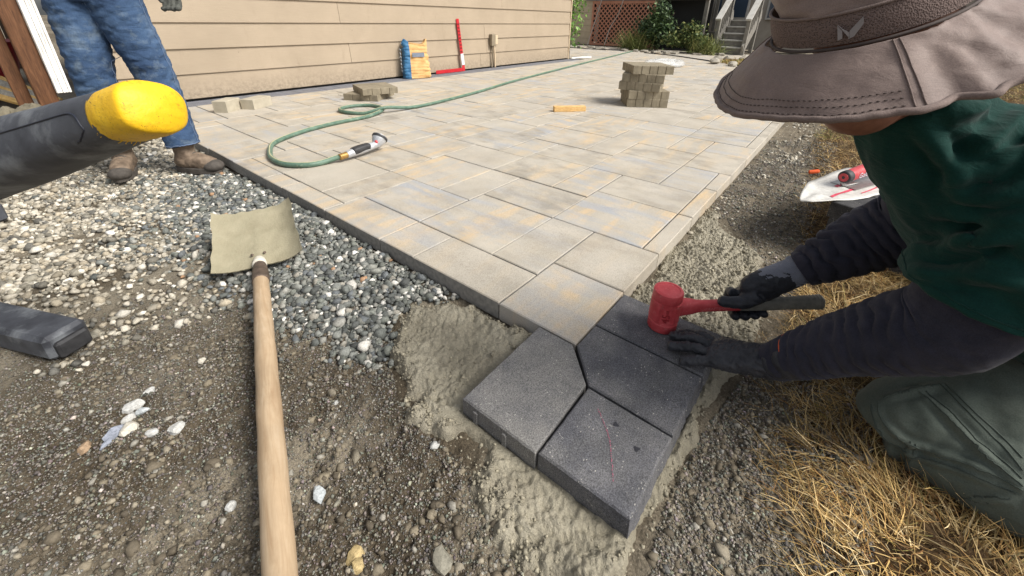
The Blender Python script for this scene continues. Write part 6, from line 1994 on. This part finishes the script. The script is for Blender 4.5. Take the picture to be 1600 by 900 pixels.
def leafmat(name, c1, c2):
    n = NT(name)
    c = n.mix(1.0, n.attr('Col'), n.ramp(n.noise(n.pos(), 5, 3), [(.3, .75), (.7, 1.2)]), 'MULTIPLY')
    return n.done(c, .55, None, spec=.35, **{'Subsurface Weight': 0.0})
M['leaf'] = leafmat('leaf', None, None)
M['bark'] = simple('bark', S(70, 58, 46), S(94, 80, 64), 30, .9)
def leaf_cloud(name, P, size, cols, parent, up=.3):
    n = len(P)
    a = rng.normal(0, 1, (n, 3)); a[:, 2] += up; a /= np.linalg.norm(a, axis=1)[:, None]
    b = np.cross(a, rng.normal(0, 1, (n, 3))); b /= np.linalg.norm(b, axis=1)[:, None]
    c = np.cross(a, b)
    s = size[:, None]
    V = np.stack([P - b * s, P + c * s * .42 + a * s * .12, P + b * s, P - c * s * .42 + a * s * .12], 1).reshape(-1, 3)
    if parent is not None: V = V - np.array(parent['_o'])
    T = (np.array([(0, 1, 2), (0, 2, 3)])[None] + (np.arange(n) * 4)[:, None, None]).reshape(-1, 3)
    return bigmesh(name, V, T, M['leaf'], np.repeat(cols, 4, 0), parent, False)
def shrub(name, c, r, n, leaf, pal, label, group='shrubs in front of the deck', clumps=14):
    t = empty(name, (c[0], c[1], 0), label, 'shrub', group)
    cl = rng.normal(0, .55, (clumps, 3)); cl /= np.maximum(1, np.linalg.norm(cl, axis=1))[:, None]
    k = rng.integers(0, clumps, n)
    P = cl[k] * .75 + rng.normal(0, .20, (n, 3))
    P = P * np.array(r) + np.array(c)
    P[:, 2] = np.maximum(P[:, 2], .03)
    cols = lin(pal)[rng.integers(0, len(pal), n)] * rng.uniform(.6, 1.3, n)[:, None]
    o = leaf_cloud('foliage', P, rng.uniform(.6, 1.25, n) * leaf, cols, t)
    for q in range(5):
        e_ = np.array(c) + np.array([rng.normal(0, .3) * r[0], rng.normal(0, .3) * r[1], r[2] * .4])
        V, F = sweep([(c[0] + rng.normal(0, .05), c[1] + rng.normal(0, .05), -.05), ((c[0] + e_[0]) / 2, (c[1] + e_[1]) / 2, e_[2] * .5), e_], [.018, .012, .006], n=6, m=8, ref=(.3, .8, .1)); mk('stem', V, F, M['bark'], t)
    return t
GREEN = [(58, 82, 44), (78, 100, 58), (44, 64, 36), (96, 118, 74), (70, 90, 66)]
PALE = [(120, 132, 78), (146, 150, 92), (98, 112, 64), (160, 158, 104), (84, 96, 54)]
shrub('shrub', (12.9, 4.85, .78), (.55, .60, .62), 3800, .055, GREEN, 'tall dark green shrub against the deck beside the lattice')
shrub('shrub', (12.6, 3.75, .38), (.4, .75, .36), 2800, .05, PALE[:3] + GREEN[:2], 'low spreading green shrub between the tall shrub and the steps')
def grass_clump(c, n, L, label, pal):
    t = empty('grass_clump', (c[0], c[1], 0), label, 'grass clump', 'grass clumps by the deck')
    X = rng.normal(c[0], .14, n); Y = rng.normal(c[1], .18, n)
    cols = lin(pal)[rng.integers(0, len(pal), n)] * rng.uniform(.7, 1.25, n)[:, None]
    o = blades('leaves', X - c[0], Y - c[1], rng.uniform(.6, 1.2, n) * L, np.full(n, .018), cols, '', .95, 4, 0, t, Z=np.zeros(n))
grass_clump((12.55, 5.35), 620, .62, 'yellow green grass clump in front of the lattice edge', PALE)
grass_clump((12.5, 3.30), 520, .5, 'yellow green grass clump at the foot of the steps', PALE)
# ivy round the house corner
iv = empty('ivy', (8.62, 5.25, 0), 'bright green climbing vine at the far corner of the siding', 'vine')
n = 900
zz = rng.uniform(.22, 2.2, n)
P = np.stack([8.62 + rng.normal(0, .10, n), 5.22 + rng.normal(0, .12, n) + .05 * np.sin(zz * 5), zz], -1)
leaf_cloud('leaves', P, rng.uniform(.03, .06, n), lin([(106, 150, 62), (128, 170, 80), (82, 122, 48), (150, 188, 100)])[rng.integers(0, 4, n)] * rng.uniform(.6, 1.2, n)[:, None], iv)
for q in range(3):
    V, F = tube([(8.60 + .04 * q, 5.20 + .04 * q, -.05), (8.66, 5.24, .8), (8.6, 5.2 + .05 * q, 1.5), (8.63, 5.25, 2.2)], .008, 6); mk('stem', V, F, M['bark'], iv)
# odds and ends along the far edge of the paving
M['rubble'] = simple('rubble', S(120, 114, 104), S(170, 164, 152), 20, .9, 60, .5, .004)
for q in range(16):
    x_, y_ = 12.0 + rng.uniform(-.3, .5), 6.9 - q * .27 + rng.normal(0, .08)
    V, F = xform(box((-.11, -.07, 0), (.11, .07, .05), .008), (x_, y_, .002), (0, 0, rng.uniform(0, 3.1)))
    V, F = crumple((V, F), .02, 12, 2, 600 + q); V[:, 2] = np.maximum(V[:, 2], .001)
    top('rubble_piece', V, F, M['rubble'], 'small broken paver piece along the far paving edge', 'rubble', 'rubble along the far paving edge', smooth=False)
V, F = tube([(8.25, 4.93, .02), (8.5, 4.85, .03), (8.9, 4.8, .018)], .016, 10); top('drain_pipe', V, F, M['white_vinyl'], 'short white plastic pipe at the far house corner', 'pipe')
V, F = tube([(11.5, 4.6, .013), (11.2, 3.8, .013), (10.6, 3.0, .013), (10.3, 2.6, .013)], .012, 8); top('black_cord', V, F, M['black_rubber'], 'thin black cord across the far pavers', 'cord')
V, F = tube([(11.9, 7.9, .013), (11.7, 7.0, .013), (11.6, 6.2, .013), (11.8, 5.4, .013)], .012, 8); top('black_cord', V, F, M['black_rubber'], 'thin black cord in front of the lattice', 'cord')
# orange peg at the lawn edge
V, F = lathe([(.006, 0), (.012, .004), (.012, .05), (.008, .056), (.001, .058)], 14, (.35, -.9, .25), (3.02, .055, -.035)); top('orange_peg', V, F, M['orange'], 'small orange peg at the edge of the dry lawn', 'peg', flat_angle=40)

# ------------------------------------------------------------------ tidy up helper properties
for o in bpy.data.objects:
    if '_o' in o.keys(): del o['_o']
